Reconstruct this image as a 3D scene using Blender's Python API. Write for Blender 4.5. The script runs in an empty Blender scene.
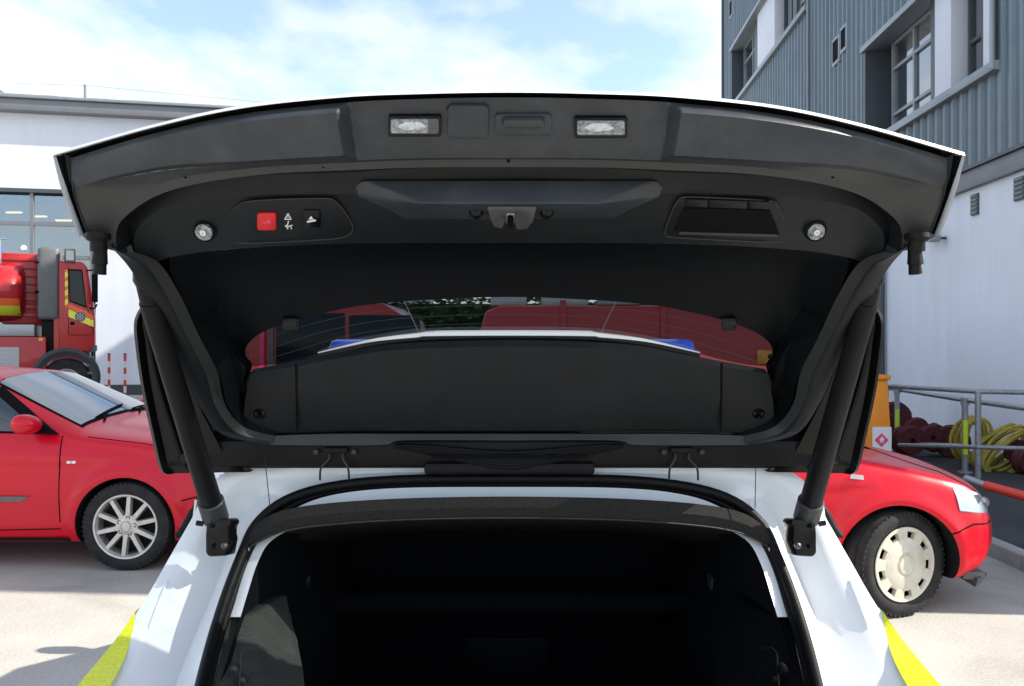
import bpy, bmesh, math, random
from mathutils import Vector, Matrix
random.seed(7)
R = math.radians
scn = bpy.context.scene
COL = scn.collection

# ------------------------------------------------------------------ camera, sky, sun, exposure
CAM_Z, FPX = 1.62, 800.0
cam_d = bpy.data.cameras.new('camera')
cam = bpy.data.objects.new('camera', cam_d)
COL.objects.link(cam)
cam.location = (0, 0, CAM_Z)
cam.rotation_euler = (R(90), 0, 0)
cam_d.sensor_width = 36.0
cam_d.lens = FPX / 1024 * 36.0
cam_d.clip_start = 0.05
cam_d.clip_end = 2000
scn.camera = cam

SUN_EL = R(36)
SUN_V = Vector((math.cos(SUN_EL) * 0.9976, -math.cos(SUN_EL) * 0.07, math.sin(SUN_EL)))   # towards the sun
sun_d = bpy.data.lights.new('sun', 'SUN')
sun_d.energy = 4.2
sun_d.angle = R(0.5)
sun_d.color = (1.0, 0.93, 0.82)
sun = bpy.data.objects.new('sun', sun_d)
COL.objects.link(sun)
sun.rotation_euler = SUN_V.to_track_quat('Z', 'Y').to_euler()
sun.location = (20, -2, 20)

world = bpy.data.worlds.new('World')
scn.world = world
world.use_nodes = True
wn, wl = world.node_tree.nodes, world.node_tree.links
wn.clear()
w_out = wn.new('ShaderNodeOutputWorld')
w_sky = wn.new('ShaderNodeTexSky')
w_sky.sky_type = 'NISHITA'
w_sky.sun_disc = False
w_sky.sun_elevation = SUN_EL
w_sky.sun_rotation = math.atan2(SUN_V.x, SUN_V.y)
w_sky.air_density = 1.0
w_sky.dust_density = 0.6
w_sky.ozone_density = 1.5
w_bg = wn.new('ShaderNodeBackground')
w_bg.inputs['Strength'].default_value = 0.15
w_sky.altitude = 0
wl.new(w_sky.outputs[0], w_bg.inputs['Color'])
w_cl = wn.new('ShaderNodeBackground')
w_cl.inputs['Color'].default_value = (0.97, 0.985, 1.0, 1)
w_cl.inputs['Strength'].default_value = 0.62
w_tc = wn.new('ShaderNodeTexCoord')
w_map = wn.new('ShaderNodeMapping')
w_map.inputs['Scale'].default_value = (1.0, 0.8, 0.0)
w_map.inputs['Location'].default_value = (0.30, 0.35, 0.0)
w_sep = wn.new('ShaderNodeSeparateXYZ')
wl.new(w_tc.outputs['Generated'], w_sep.inputs[0])
w_add = wn.new('ShaderNodeMath')
w_add.operation = 'MAXIMUM'
w_add.inputs[1].default_value = 0.02
wl.new(w_sep.outputs['Z'], w_add.inputs[0])
w_ad2 = wn.new('ShaderNodeMath')
w_ad2.operation = 'ADD'
w_ad2.inputs[1].default_value = 0.22
wl.new(w_add.outputs[0], w_ad2.inputs[0])
w_div = wn.new('ShaderNodeVectorMath')
w_div.operation = 'DIVIDE'
wl.new(w_tc.outputs['Generated'], w_div.inputs[0])
w_cmb = wn.new('ShaderNodeCombineXYZ')
for i_ in range(3):
    wl.new(w_ad2.outputs[0], w_cmb.inputs[i_])
wl.new(w_cmb.outputs[0], w_div.inputs[1])
wl.new(w_div.outputs[0], w_map.inputs['Vector'])
w_nz = wn.new('ShaderNodeTexNoise')
w_nz.inputs['Scale'].default_value = 1.5
w_nz.inputs['Detail'].default_value = 7
w_nz.inputs['Roughness'].default_value = 0.55
w_nz.inputs['Distortion'].default_value = 0.15
wl.new(w_map.outputs[0], w_nz.inputs['Vector'])
w_rmp = wn.new('ShaderNodeValToRGB')
w_rmp.color_ramp.elements[0].position = 0.44
w_rmp.color_ramp.elements[0].color = (0.14, 0.14, 0.14, 1)
w_rmp.color_ramp.elements[1].position = 0.62
wl.new(w_nz.outputs['Fac'], w_rmp.inputs['Fac'])
w_mix = wn.new('ShaderNodeMixShader')
wl.new(w_rmp.outputs['Color'], w_mix.inputs['Fac'])
wl.new(w_bg.outputs[0], w_mix.inputs[1])
wl.new(w_cl.outputs[0], w_mix.inputs[2])
wl.new(w_mix.outputs[0], w_out.inputs['Surface'])

vs = scn.view_settings
vs.view_transform = 'Standard'
vs.look = 'None'
vs.exposure = 1.1
vs.gamma = 1.0
vs.use_curve_mapping = False
scn.cycles.max_bounces = 8
scn.cycles.transparent_max_bounces = 12
scn.cycles.use_denoising = True


# ------------------------------------------------------------------ materials
def mat(name, col, rough=0.5, metal=0.0, spec=0.5, var=0.0, vscale=8.0, bump=0.0, bscale=60.0, coat=0.0,
        dirt=None, dirt_amt=0.0, dscale=3.0, streak=1.0, emit=None, estr=0.0):
    m = bpy.data.materials.new(name)
    m.use_nodes = True
    n, l = m.node_tree.nodes, m.node_tree.links
    b = n['Principled BSDF']
    b.inputs['Base Color'].default_value = (*col, 1)
    b.inputs['Roughness'].default_value = rough
    b.inputs['Metallic'].default_value = metal
    b.inputs['Specular IOR Level'].default_value = spec
    if coat:
        b.inputs['Coat Weight'].default_value = coat
        b.inputs['Coat Roughness'].default_value = 0.04
    tc = None
    if var or bump or dirt:
        tc = n.new('ShaderNodeTexCoord')
    src = None
    if var:
        nz = n.new('ShaderNodeTexNoise')
        nz.inputs['Scale'].default_value = vscale
        nz.inputs['Detail'].default_value = 6
        nz.inputs['Roughness'].default_value = 0.65
        l.new(tc.outputs['Object'], nz.inputs['Vector'])
        rp = n.new('ShaderNodeValToRGB')
        rp.color_ramp.elements[0].position = 0.3
        rp.color_ramp.elements[1].position = 0.7
        rp.color_ramp.elements[0].color = (*[c * (1 - var) for c in col], 1)
        rp.color_ramp.elements[1].color = (*[min(1, c * (1 + var)) for c in col], 1)
        l.new(nz.outputs['Fac'], rp.inputs['Fac'])
        src = rp.outputs['Color']
    if dirt:
        nd = n.new('ShaderNodeTexNoise')
        nd.inputs['Scale'].default_value = dscale
        nd.inputs['Detail'].default_value = 8
        nd.inputs['Roughness'].default_value = 0.7
        mp = n.new('ShaderNodeMapping')
        mp.inputs['Scale'].default_value = (1, 1, streak)
        l.new(tc.outputs['Object'], mp.inputs['Vector'])
        l.new(mp.outputs[0], nd.inputs['Vector'])
        rd = n.new('ShaderNodeValToRGB')
        rd.color_ramp.elements[0].position = 0.45
        rd.color_ramp.elements[1].position = 0.75
        rd.color_ramp.elements[0].color = (0, 0, 0, 1)
        rd.color_ramp.elements[1].color = (dirt_amt, dirt_amt, dirt_amt, 1)
        l.new(nd.outputs['Fac'], rd.inputs['Fac'])
        mx = n.new('ShaderNodeMix')
        mx.data_type = 'RGBA'
        mx.inputs['A'].default_value = (*col, 1)
        mx.inputs['B'].default_value = (*dirt, 1)
        l.new(rd.outputs['Color'], mx.inputs['Factor'])
        if src:
            l.new(src, mx.inputs['A'])
        src = mx.outputs['Result']
    if src:
        l.new(src, b.inputs['Base Color'])
    if bump:
        nb = n.new('ShaderNodeTexNoise')
        nb.inputs['Scale'].default_value = bscale
        nb.inputs['Detail'].default_value = 4
        l.new(tc.outputs['Object'], nb.inputs['Vector'])
        bp = n.new('ShaderNodeBump')
        bp.inputs['Strength'].default_value = bump
        bp.inputs['Distance'].default_value = 0.004
        l.new(nb.outputs['Fac'], bp.inputs['Height'])
        l.new(bp.outputs['Normal'], b.inputs['Normal'])
    if emit:
        b.inputs['Emission Color'].default_value = (*emit, 1)
        b.inputs['Emission Strength'].default_value = estr
    return m


def glass_mat(name, tint, gloss=0.08, grough=0.02, fres=True):
    m = bpy.data.materials.new(name)
    m.use_nodes = True
    n, l = m.node_tree.nodes, m.node_tree.links
    n.clear()
    out = n.new('ShaderNodeOutputMaterial')
    t = n.new('ShaderNodeBsdfTransparent')
    t.inputs['Color'].default_value = (*tint, 1)
    g = n.new('ShaderNodeBsdfGlossy')
    g.inputs['Roughness'].default_value = grough
    g.inputs['Color'].default_value = (0.9, 0.95, 1, 1)
    mx = n.new('ShaderNodeMixShader')
    if fres:
        f = n.new('ShaderNodeLayerWeight')
        f.inputs['Blend'].default_value = gloss
        l.new(f.outputs['Fresnel'], mx.inputs['Fac'])
    else:
        mx.inputs['Fac'].default_value = gloss
    l.new(t.outputs[0], mx.inputs[1])
    l.new(g.outputs[0], mx.inputs[2])
    l.new(mx.outputs[0], out.inputs['Surface'])
    return m


M = {}
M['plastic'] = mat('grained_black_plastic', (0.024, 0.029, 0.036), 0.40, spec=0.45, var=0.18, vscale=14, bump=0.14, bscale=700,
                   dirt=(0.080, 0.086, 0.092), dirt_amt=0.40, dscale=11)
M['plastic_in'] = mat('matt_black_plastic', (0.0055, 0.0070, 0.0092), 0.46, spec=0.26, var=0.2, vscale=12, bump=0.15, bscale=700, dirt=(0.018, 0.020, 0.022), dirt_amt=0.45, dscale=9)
M['hollow'] = mat('black_surround_and_shaded_trim', (0.0026, 0.0034, 0.0048), 0.52, spec=0.13, var=0.15, vscale=12, bump=0.2, bscale=500)
M['plastic_arm'] = mat('lit_edge_grey_plastic', (0.025, 0.027, 0.027), 0.40, spec=0.5, var=0.15, vscale=12, bump=0.25, bscale=500)
M['gloss_black'] = mat('gloss_black', (0.004, 0.004, 0.005), 0.25, spec=0.25)
M['rubber'] = mat('black_rubber', (0.004, 0.004, 0.0048), 0.52, spec=0.22, var=0.2, vscale=30, bump=0.15, bscale=150)
M['fabric'] = mat('black_fabric', (0.030, 0.028, 0.027), 0.92, spec=0.2, var=0.35, vscale=260, bump=0.8, bscale=700)
M['carpet'] = mat('boot_carpet', (0.006, 0.007, 0.009), 0.95, spec=0.08, var=0.4, vscale=120, bump=0.6, bscale=500)
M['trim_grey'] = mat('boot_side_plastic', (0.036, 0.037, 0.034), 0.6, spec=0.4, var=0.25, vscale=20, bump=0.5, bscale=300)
M['white'] = mat('white_paint', (0.78, 0.80, 0.82), 0.28, spec=0.5, coat=0.6, dirt=(0.45, 0.43, 0.40), dirt_amt=0.10, dscale=6)
M['yellow'] = mat('yellow_reflective_film', (0.70, 0.72, 0.02), 0.30, coat=0.4, var=0.16, vscale=160, bump=0.2, bscale=300)
M['red'] = mat('red_car_paint', (0.60, 0.002, 0.020), 0.30, spec=0.30, coat=0.22, dirt=(0.34, 0.03, 0.04), dirt_amt=0.10, dscale=4)
M['red2'] = mat('bright_red_car_paint', (0.62, 0.003, 0.016), 0.30, spec=0.30, coat=0.22, dirt=(0.34, 0.03, 0.04), dirt_amt=0.10, dscale=4)
M['truck_red'] = mat('fire_red_paint', (0.42, 0.006, 0.010), 0.38, coat=0.3, var=0.08, vscale=5, dirt=(0.20, 0.04, 0.03), dirt_amt=0.3, dscale=3)
M['button_red'] = mat('red_button', (0.62, 0.015, 0.02), 0.4)
M['car_glass'] = mat('car_window_glass', (0.018, 0.024, 0.030), 0.03, spec=0.8, coat=1.0)
M['tail_glass'] = glass_mat('tinted_tailgate_glass', (0.30, 0.33, 0.34), 0.05, 0.03, False)
M['lens'] = glass_mat('clear_lens', (0.93, 0.95, 0.96), 0.05, 0.05, False)
M['chrome'] = mat('bright_reflector', (0.75, 0.76, 0.78), 0.16, metal=1.0, bump=0.4, bscale=350)
M['lamp_back'] = mat('ribbed_lamp_back', (0.26, 0.28, 0.30), 0.18, metal=0.9, var=0.8, vscale=140, bump=1.0, bscale=160)
M['collar'] = mat('grey_collar', (0.028, 0.030, 0.032), 0.5)
M['steel'] = mat('bare_steel', (0.42, 0.42, 0.43), 0.38, metal=1.0, var=0.2, vscale=60)
M['latch'] = mat('zinc_latch_plate', (0.10, 0.10, 0.105), 0.42, metal=0.5, var=0.2, vscale=60)
M['alloy'] = mat('silver_alloy', (0.58, 0.57, 0.55), 0.34, metal=0.6, dirt=(0.18, 0.16, 0.14), dirt_amt=0.4, dscale=14)
M['cover'] = mat('cream_silver_wheel_cover', (0.62, 0.58, 0.48), 0.42, metal=0.1, dirt=(0.25, 0.21, 0.16), dirt_amt=0.35, dscale=12)
M['tyre'] = mat('tyre_rubber', (0.016, 0.016, 0.017), 0.75, spec=0.3, var=0.35, vscale=22, bump=0.2, bscale=90, dirt=(0.07, 0.065, 0.06), dirt_amt=0.4, dscale=9)
M['dark'] = mat('dark_underbody_and_wheel_shade', (0.010, 0.010, 0.011), 0.8, spec=0.2)
M['gap'] = mat('panel_gap_and_shaded_trim', (0.004, 0.004, 0.005), 0.8, spec=0.1)
M['marking'] = mat('white_print', (0.75, 0.75, 0.75), 0.6)
M['amber'] = mat('amber_lens', (0.75, 0.30, 0.02), 0.25, coat=0.5)
M['blue'] = mat('blue_beacon_lens', (0.01, 0.07, 0.60), 0.15, coat=0.8)
M['grey'] = mat('mid_grey_plastic', (0.105, 0.11, 0.115), 0.5, var=0.12, vscale=14, dirt=(0.17, 0.165, 0.155), dirt_amt=0.3, dscale=6)
M['silver'] = mat('silver_shutter', (0.38, 0.39, 0.40), 0.42, metal=0.5, var=0.1, vscale=30)
M['orange'] = mat('orange_plastic', (0.80, 0.27, 0.01), 0.5, var=0.08, vscale=12)
M['orange_red'] = mat('orange_red_film', (0.85, 0.13, 0.03), 0.4)
M['galv'] = mat('galvanised_tube', (0.34, 0.36, 0.38), 0.45, metal=0.55, var=0.25, vscale=30)
M['hi_vis'] = mat('hi_vis_tape', (0.62, 0.85, 0.03), 0.5)
M['pole_red'] = mat('red_pole', (0.72, 0.05, 0.03), 0.45)
M['hose_y'] = mat('yellow_hose', (0.42, 0.34, 0.045), 0.65, var=0.3, vscale=30, dirt=(0.08, 0.07, 0.04), dirt_amt=0.6, dscale=8)
M['hose_r'] = mat('dull_red_hose', (0.085, 0.010, 0.015), 0.75, var=0.4, vscale=14, bump=0.4, bscale=40)
M['wall_white'] = mat('white_render', (0.76, 0.80, 0.87), 0.85, spec=0.2, var=0.04, vscale=0.7, bump=0.25, bscale=25, dirt=(0.54, 0.56, 0.59), dirt_amt=0.35, dscale=1.6, streak=0.12)
M['cladding'] = mat('grey_steel_cladding', (0.150, 0.190, 0.220), 0.40, metal=0.25, spec=0.5, var=0.10, vscale=2, dirt=(0.085, 0.095, 0.105), dirt_amt=0.55, dscale=2.2, streak=0.08)
M['trim_dark'] = mat('dark_grey_frame', (0.075, 0.088, 0.10), 0.45, metal=0.2)
M['sill'] = mat('pale_metal_flashing', (0.27, 0.30, 0.32), 0.42, metal=0.3, var=0.1, vscale=3)
M['panel_white'] = mat('white_infill_panel', (0.66, 0.68, 0.74), 0.6, var=0.04, vscale=2)
M['pane_dark'] = mat('office_window_glass', (0.02, 0.026, 0.034), 0.02, spec=1.0, coat=1.0)
M['pane_dark'].node_tree.nodes['Principled BSDF'].inputs['IOR'].default_value = 2.0
M['screen_glass'] = mat('sky_tinted_windscreen_glass', (0.05, 0.10, 0.15), 0.05, spec=0.9, coat=0.6)  # bluish base colour imitates the sky reflected in the windscreen
M['screen_glass'].node_tree.nodes['Principled BSDF'].inputs['IOR'].default_value = 1.6
M['pane_clear'] = glass_mat('bay_glass', (0.75, 0.80, 0.82), 0.22, 0.01, False)
M['room'] = mat('bay_interior', (0.13, 0.14, 0.15), 0.9, var=0.2, vscale=1.2)
M['fascia'] = mat('grey_fascia', (0.20, 0.21, 0.225), 0.5, metal=0.2, var=0.06, vscale=2)
M['lamp_on'] = mat('lit_strip_lamp', (1, 0.9, 0.7), 0.5, emit=(1.0, 0.70, 0.36), estr=0.9)
M['tint_glass'] = mat('dark_tinted_glass', (0.010, 0.014, 0.020), 0.08, spec=0.25)
M['leaf'] = mat('hedge_leaf', (0.05, 0.088, 0.028), 0.7, var=0.4, vscale=4)
M['bark'] = mat('bark', (0.08, 0.06, 0.045), 0.9)
M['pink'] = mat('pink_red_print', (0.78, 0.06, 0.16), 0.5)
M['dark_paint'] = mat('charcoal_car_paint', (0.035, 0.038, 0.045), 0.3, coat=0.8)


def ground_mat(name, c0, c1, scale, stain, fine, joint=None):
    m = bpy.data.materials.new(name)
    m.use_nodes = True
    n, l = m.node_tree.nodes, m.node_tree.links
    b = n['Principled BSDF']
    b.inputs['Roughness'].default_value = 0.85
    b.inputs['Specular IOR Level'].default_value = 0.25
    tc = n.new('ShaderNodeTexCoord')
    a = n.new('ShaderNodeTexNoise')
    a.inputs['Scale'].default_value = scale
    a.inputs['Detail'].default_value = 9
    a.inputs['Roughness'].default_value = 0.62
    l.new(tc.outputs['Object'], a.inputs['Vector'])
    r = n.new('ShaderNodeValToRGB')
    r.color_ramp.elements[0].position = 0.32
    r.color_ramp.elements[1].position = 0.68
    r.color_ramp.elements[0].color = (*c0, 1)
    r.color_ramp.elements[1].color = (*c1, 1)
    l.new(a.outputs['Fac'], r.inputs['Fac'])
    f = n.new('ShaderNodeTexNoise')
    f.inputs['Scale'].default_value = fine
    f.inputs['Detail'].default_value = 5
    l.new(tc.outputs['Object'], f.inputs['Vector'])
    fr = n.new('ShaderNodeValToRGB')
    fr.color_ramp.elements[0].position = 0.3
    fr.color_ramp.elements[1].position = 0.7
    fr.color_ramp.elements[0].color = (0.82, 0.82, 0.82, 1)
    fr.color_ramp.elements[1].color = (1.1, 1.1, 1.1, 1)
    l.new(f.outputs['Fac'], fr.inputs['Fac'])
    mu = n.new('ShaderNodeMix')
    mu.data_type = 'RGBA'
    mu.blend_type = 'MULTIPLY'
    mu.inputs['Factor'].default_value = 1.0
    l.new(r.outputs['Color'], mu.inputs['A'])
    l.new(fr.outputs['Color'], mu.inputs['B'])
    s = n.new('ShaderNodeTexNoise')
    s.inputs['Scale'].default_value = stain
    s.inputs['Detail'].default_value = 8
    s.inputs['Distortion'].default_value = 1.2
    l.new(tc.outputs['Object'], s.inputs['Vector'])
    sr = n.new('ShaderNodeValToRGB')
    sr.color_ramp.elements[0].position = 0.56
    sr.color_ramp.elements[1].position = 0.72
    sr.color_ramp.elements[0].color = (1, 1, 1, 1)
    sr.color_ramp.elements[1].color = (0.66, 0.65, 0.63, 1)
    l.new(s.outputs['Fac'], sr.inputs['Fac'])
    m2 = n.new('ShaderNodeMix')
    m2.data_type = 'RGBA'
    m2.blend_type = 'MULTIPLY'
    m2.inputs['Factor'].default_value = 1.0
    l.new(mu.outputs['Result'], m2.inputs['A'])
    l.new(sr.outputs['Color'], m2.inputs['B'])
    l.new(m2.outputs['Result'], b.inputs['Base Color'])
    bp = n.new('ShaderNodeBump')
    bp.inputs['Strength'].default_value = 0.35
    bp.inputs['Distance'].default_value = 0.004
    l.new(f.outputs['Fac'], bp.inputs['Height'])
    l.new(bp.outputs['Normal'], b.inputs['Normal'])
    return m


M['concrete'] = ground_mat('yard_concrete', (0.38, 0.365, 0.33), (0.51, 0.49, 0.45), 0.9, 0.55, 70)
M['asphalt'] = ground_mat('dark_asphalt', (0.040, 0.042, 0.045), (0.062, 0.063, 0.066), 1.2, 0.8, 160)
M['kerb'] = ground_mat('kerb_concrete', (0.26, 0.26, 0.255), (0.36, 0.36, 0.35), 4, 2, 90)


# ------------------------------------------------------------------ mesh helpers
class MB:
    def __init__(self):
        self.v, self.f, self.mi = [], [], []

    def add(self, vs, fs, mi=0):
        o = len(self.v)
        self.v += [Vector(p) for p in vs]
        self.f += [tuple(i + o for i in f) for f in fs]
        self.mi += [mi] * len(fs)
        return self

    def loft(self, rings, closed=False, cap=False):
        n = len(rings[0])
        vs = [p for r in rings for p in r]
        fs = []
        for j in range(len(rings) - 1):
            for i in range(n if closed else n - 1):
                i2 = (i + 1) % n
                fs.append((j * n + i, j * n + i2, (j + 1) * n + i2, (j + 1) * n + i))
        if cap:
            fs.append(tuple(range(n))[::-1])
            fs.append(tuple((len(rings) - 1) * n + i for i in range(n)))
        return self.add(vs, fs)

    def box(self, c, s, rot=None):
        hx, hy, hz = s[0] / 2, s[1] / 2, s[2] / 2
        vs = [Vector((x * hx, y * hy, z * hz)) for x in (-1, 1) for y in (-1, 1) for z in (-1, 1)]
        if rot is not None:
            vs = [rot @ p for p in vs]
        vs = [p + Vector(c) for p in vs]
        return self.add(vs, [(0, 1, 3, 2), (4, 6, 7, 5), (0, 4, 5, 1), (2, 3, 7, 6), (0, 2, 6, 4), (1, 5, 7, 3)])

    def bounds(self, x0, x1, y0, y1, z0, z1):
        return self.box(((x0 + x1) / 2, (y0 + y1) / 2, (z0 + z1) / 2), (abs(x1 - x0), abs(y1 - y0), abs(z1 - z0)))

    def prism(self, front, back):
        n = len(front)
        fs = [tuple(range(n)), tuple(range(n, 2 * n))[::-1]]
        for i in range(n):
            j = (i + 1) % n
            fs.append((i, n + i, n + j, j))
        return self.add(list(front) + list(back), fs)

    def tube(self, pts, r, seg=10, cap=True):
        pts = [Vector(p) for p in pts]
        rs = r if isinstance(r, (list, tuple)) else [r] * len(pts)
        rings = []
        up = None
        for i, p in enumerate(pts):
            t = (pts[min(i + 1, len(pts) - 1)] - pts[max(i - 1, 0)])
            if t.length < 1e-9:
                t = Vector((0, 0, 1))
            t.normalize()
            if up is None:
                up = Vector((0, 0, 1)) if abs(t.z) < 0.9 else Vector((1, 0, 0))
            a = t.cross(up)
            if a.length < 1e-6:
                a = t.cross(Vector((0.3, 1, 0.2)))
            a.normalize()
            b = a.cross(t).normalized()
            up = b
            rings.append([p + (a * math.cos(q) + b * math.sin(q)) * rs[i] for q in [2 * math.pi * k / seg for k in range(seg)]])
        return self.loft(rings, closed=True, cap=cap)

    def lathe(self, prof, axis='y', c=(0, 0, 0), seg=40, rot=None):
        rings = []
        for r, h in prof:
            ring = []
            for k in range(seg):
                q = 2 * math.pi * k / seg
                if axis == 'y':
                    p = Vector((r * math.cos(q), h, r * math.sin(q)))
                elif axis == 'x':
                    p = Vector((h, r * math.cos(q), r * math.sin(q)))
                else:
                    p = Vector((r * math.cos(q), r * math.sin(q), h))
                if rot is not None:
                    p = rot @ p
                ring.append(p + Vector(c))
            rings.append(ring)
        return self.loft(rings, closed=True)

    def mesh(self, name, mats, smooth=True, angle=32, off=(0, 0, 0)):
        me = bpy.data.meshes.new(name)
        o = Vector(off)
        me.from_pydata([tuple(p - o) for p in self.v], [], self.f)
        me.validate()
        for m in (mats if isinstance(mats, (list, tuple)) else [mats]):
            me.materials.append(m)
        bm = bmesh.new()
        bm.from_mesh(me)
        bmesh.ops.remove_doubles(bm, verts=bm.verts, dist=1e-5)
        bmesh.ops.recalc_face_normals(bm, faces=bm.faces)
        bm.to_mesh(me)
        bm.free()
        if smooth:
            me.polygons.foreach_set('use_smooth', [True] * len(me.polygons))
            me.set_sharp_from_angle(angle=R(angle))
        return me


def bevel_mb(me, w, seg=2):
    bm = bmesh.new()
    bm.from_mesh(me)
    ed = [e for e in bm.edges if len(e.link_faces) == 2 and e.calc_face_angle(0) > R(28)]
    if ed:
        bmesh.ops.bevel(bm, geom=ed, offset=w, segments=seg, affect='EDGES', profile=0.5, clamp_overlap=True)
    bm.to_mesh(me)
    bm.free()
    me.polygons.foreach_set('use_smooth', [True] * len(me.polygons))
    me.set_sharp_from_angle(angle=R(32))


def thing(name, label, cat, loc=(0, 0, 0), rz=0.0, group=None):
    o = bpy.data.objects.new(name, None)
    o.empty_display_size = 0.2
    COL.objects.link(o)
    o.location = loc
    o.rotation_euler = (0, 0, rz)
    o['label'] = label
    o['category'] = cat
    if group:
        o['group'] = group
    o['base'] = list(loc)
    return o


def part(name, mb, m, parent, smooth=True, angle=32, bevel=0.0, label=None, world=True, kind=None, seg=2):
    """world=True: the builder's points are world points; the root's base is taken off them."""
    root = parent
    while root.parent:
        root = root.parent
    off = tuple(root['base']) if world else (0, 0, 0)
    me = mb.mesh(name, m, smooth, angle, off)
    if bevel:
        bevel_mb(me, bevel, seg)
    o = bpy.data.objects.new(name, me)
    COL.objects.link(o)
    o.parent = parent
    if label:
        o['label'] = label
    if kind:
        o['kind'] = kind
    return o


def struct(name, mb, m, smooth=False, bevel=0.0, kind='structure', parent=None):
    me = mb.mesh(name, m, smooth)
    if bevel:
        bevel_mb(me, bevel)
    o = bpy.data.objects.new(name, me)
    COL.objects.link(o)
    if parent is None:
        o['kind'] = kind
    else:
        o.parent = parent
    return o


def share(name, me, parent, loc=(0, 0, 0), rot=(0, 0, 0)):
    o = bpy.data.objects.new(name, me)
    COL.objects.link(o)
    o.parent = parent
    o.location = loc
    o.rotation_euler = rot
    return o


def copy_tree(o, parent=None):
    c = o.copy()
    COL.objects.link(c)
    c.parent = parent
    for ch in list(o.children):
        copy_tree(ch, c)
    return c


def W(px, py, d):
    """A measured point: picture column and row with the metres from the camera it was judged to stand at."""
    return Vector(((px - 512) / FPX * d, d, CAM_Z - (py - 343) / FPX * d))


CX = 509.0


def mir(p):
    return (2 * CX - p[0],) + tuple(p[1:])


def crom(pts, n):
    out = []
    P = [Vector(p) for p in pts]
    for i in range(len(P) - 1):
        p0, p1, p2, p3 = P[max(i - 1, 0)], P[i], P[i + 1], P[min(i + 2, len(P) - 1)]
        for k in range(n):
            t = k / n
            out.append(0.5 * ((2 * p1) + (p2 - p0) * t + (2 * p0 - 5 * p1 + 4 * p2 - p3) * t * t + (3 * p1 - p0 - 3 * p2 + p3) * t ** 3))
    out.append(P[-1])
    return out


def full(half, n=5, sharp=None):
    """left half (centre first) -> a smooth world curve from the left end over the centre to the right end"""
    if sharp:
        k = len(half) - 1 - sharp
        left = [W(*p) for p in half][::-1]
        right = [W(*mir(p)) for p in half][1:]
        pts = left + right
        j = len(pts) - 1 - k
        return crom(pts[:k + 1], n)[:-1] + crom(pts[k:j + 1], n)[:-1] + crom(pts[j:], n)
    left = [W(*p) for p in half][::-1]
    right = [W(*mir(p)) for p in half]
    if abs(half[0][0] - CX) < 2:
        right = right[1:]
    return crom(left + right, n)


def side(pts, s, n=4):
    """a smooth curve on the left (s=-1) or mirrored to the right (s=1)"""
    return crom([W(*(p if s < 0 else mir(p))) for p in pts], n)


def pxprism(poly, dfun, front, back, inset=None, s=-1):
    """a solid outline lying on the tailgate's inner face: front = metres proud of it, back = metres sunk"""
    mb = MB()
    f = []
    b = []
    for (x, y) in poly:
        d = dfun(x, y)
        q = (x, y) if s < 0 else mir((x, y))
        f.append(W(q[0], q[1], d - front / .83))
        b.append(W(q[0], q[1], d - front / .83) - NRM * (back + front))
    mb.prism(f, b)
    return mb


def rrect(x0, y0, x1, y1, r, n=4):
    out = []
    for cx, cy, a in ((x1 - r, y0 + r, -90), (x1 - r, y1 - r, 0), (x0 + r, y1 - r, 90), (x0 + r, y0 + r, 180)):
        for k in range(n + 1):
            q = R(a + 90 * k / n)
            out.append((cx + r * math.cos(q), cy + r * math.sin(q)))
    return out


# ------------------------------------------------------------------ ground
g = MB()
g.add([(-400, -60, 0), (400, -60, 0), (400, 700, 0), (-400, 700, 0)], [(0, 1, 2, 3)])
struct('ground', g, M['concrete'])
KX = 3.62
pv = MB()
pv.add([(KX + 0.13, -12, 0.100), (40, -12, 0.100), (40, 60, 0.100), (KX + 0.13, 60, 0.100)], [(0, 1, 2, 3)])
struct('pavement', pv, M['asphalt'])
kerb = bpy.data.objects.new('kerb', None)
COL.objects.link(kerb)
kerb['kind'] = 'structure'
ks = MB()
ks.box((0, 0, 0.0), (0.13, 0.905, 0.23))
kme = ks.mesh('kerb_stone', M['kerb'])
bevel_mb(kme, 0.012)
for i in range(26):
    share('kerb_stone', kme, kerb, (KX + 0.065 + random.uniform(-.003, .003), -3 + i * 0.915, 0.0 + random.uniform(-.003, .002)))


# ------------------------------------------------------------------ right building
RB_C, RB_K = 5.82, 0.056
RBW = Vector((RB_K, 1, 0)).normalized()          # along the wall, away from the camera
RBN = Vector((-RBW.y, RBW.x, 0))                 # out of the wall, towards the yard


def rw(y, z, out=0.0):
    return Vector((RB_C + RB_K * y, y, z)) + RBN * out


def rd(px):
    return RB_C / ((px - 512) / FPX - RB_K)


rb = thing('fire_station_block', 'tall fire station block with grey ribbed cladding over a white ground floor', 'building', (6.2, 14, 0))
Y0, Y1 = 4.55, rd(725)
ZC = 4.02                                        # cladding foot


def rbox(mb, y0, y1, z0, z1, o0, o1):
    a = [rw(y0, z0, o1), rw(y1, z0, o1), rw(y1, z1, o1), rw(y0, z1, o1)]
    b = [rw(y0, z0, o0), rw(y1, z0, o0), rw(y1, z1, o0), rw(y0, z1, o0)]
    mb.prism(a, b)
    return mb


wl_ = MB()
rbox(wl_, Y0, Y1, 0, ZC - 0.25, -7.0, 0.0)
part('ground_floor_wall', wl_, M['wall_white'], rb, smooth=False)
co = MB()
rbox(co, Y0 + 0.01, Y1 - 0.01, ZC - 0.25, 15.3, -7.0, -0.42)
part('core_wall', co, M['trim_dark'], rb, smooth=False)
# window bands cut through the cladding: (y0, y1, z0, z1)
S1Z0, S1Z1 = 5.32, 7.05
S2Z0, S2Z1 = 9.42, 11.2
B1 = (rd(998), rd(869), S1Z0, S1Z1)
B2 = (rd(808), rd(734), S2Z0, S2Z1)


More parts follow.
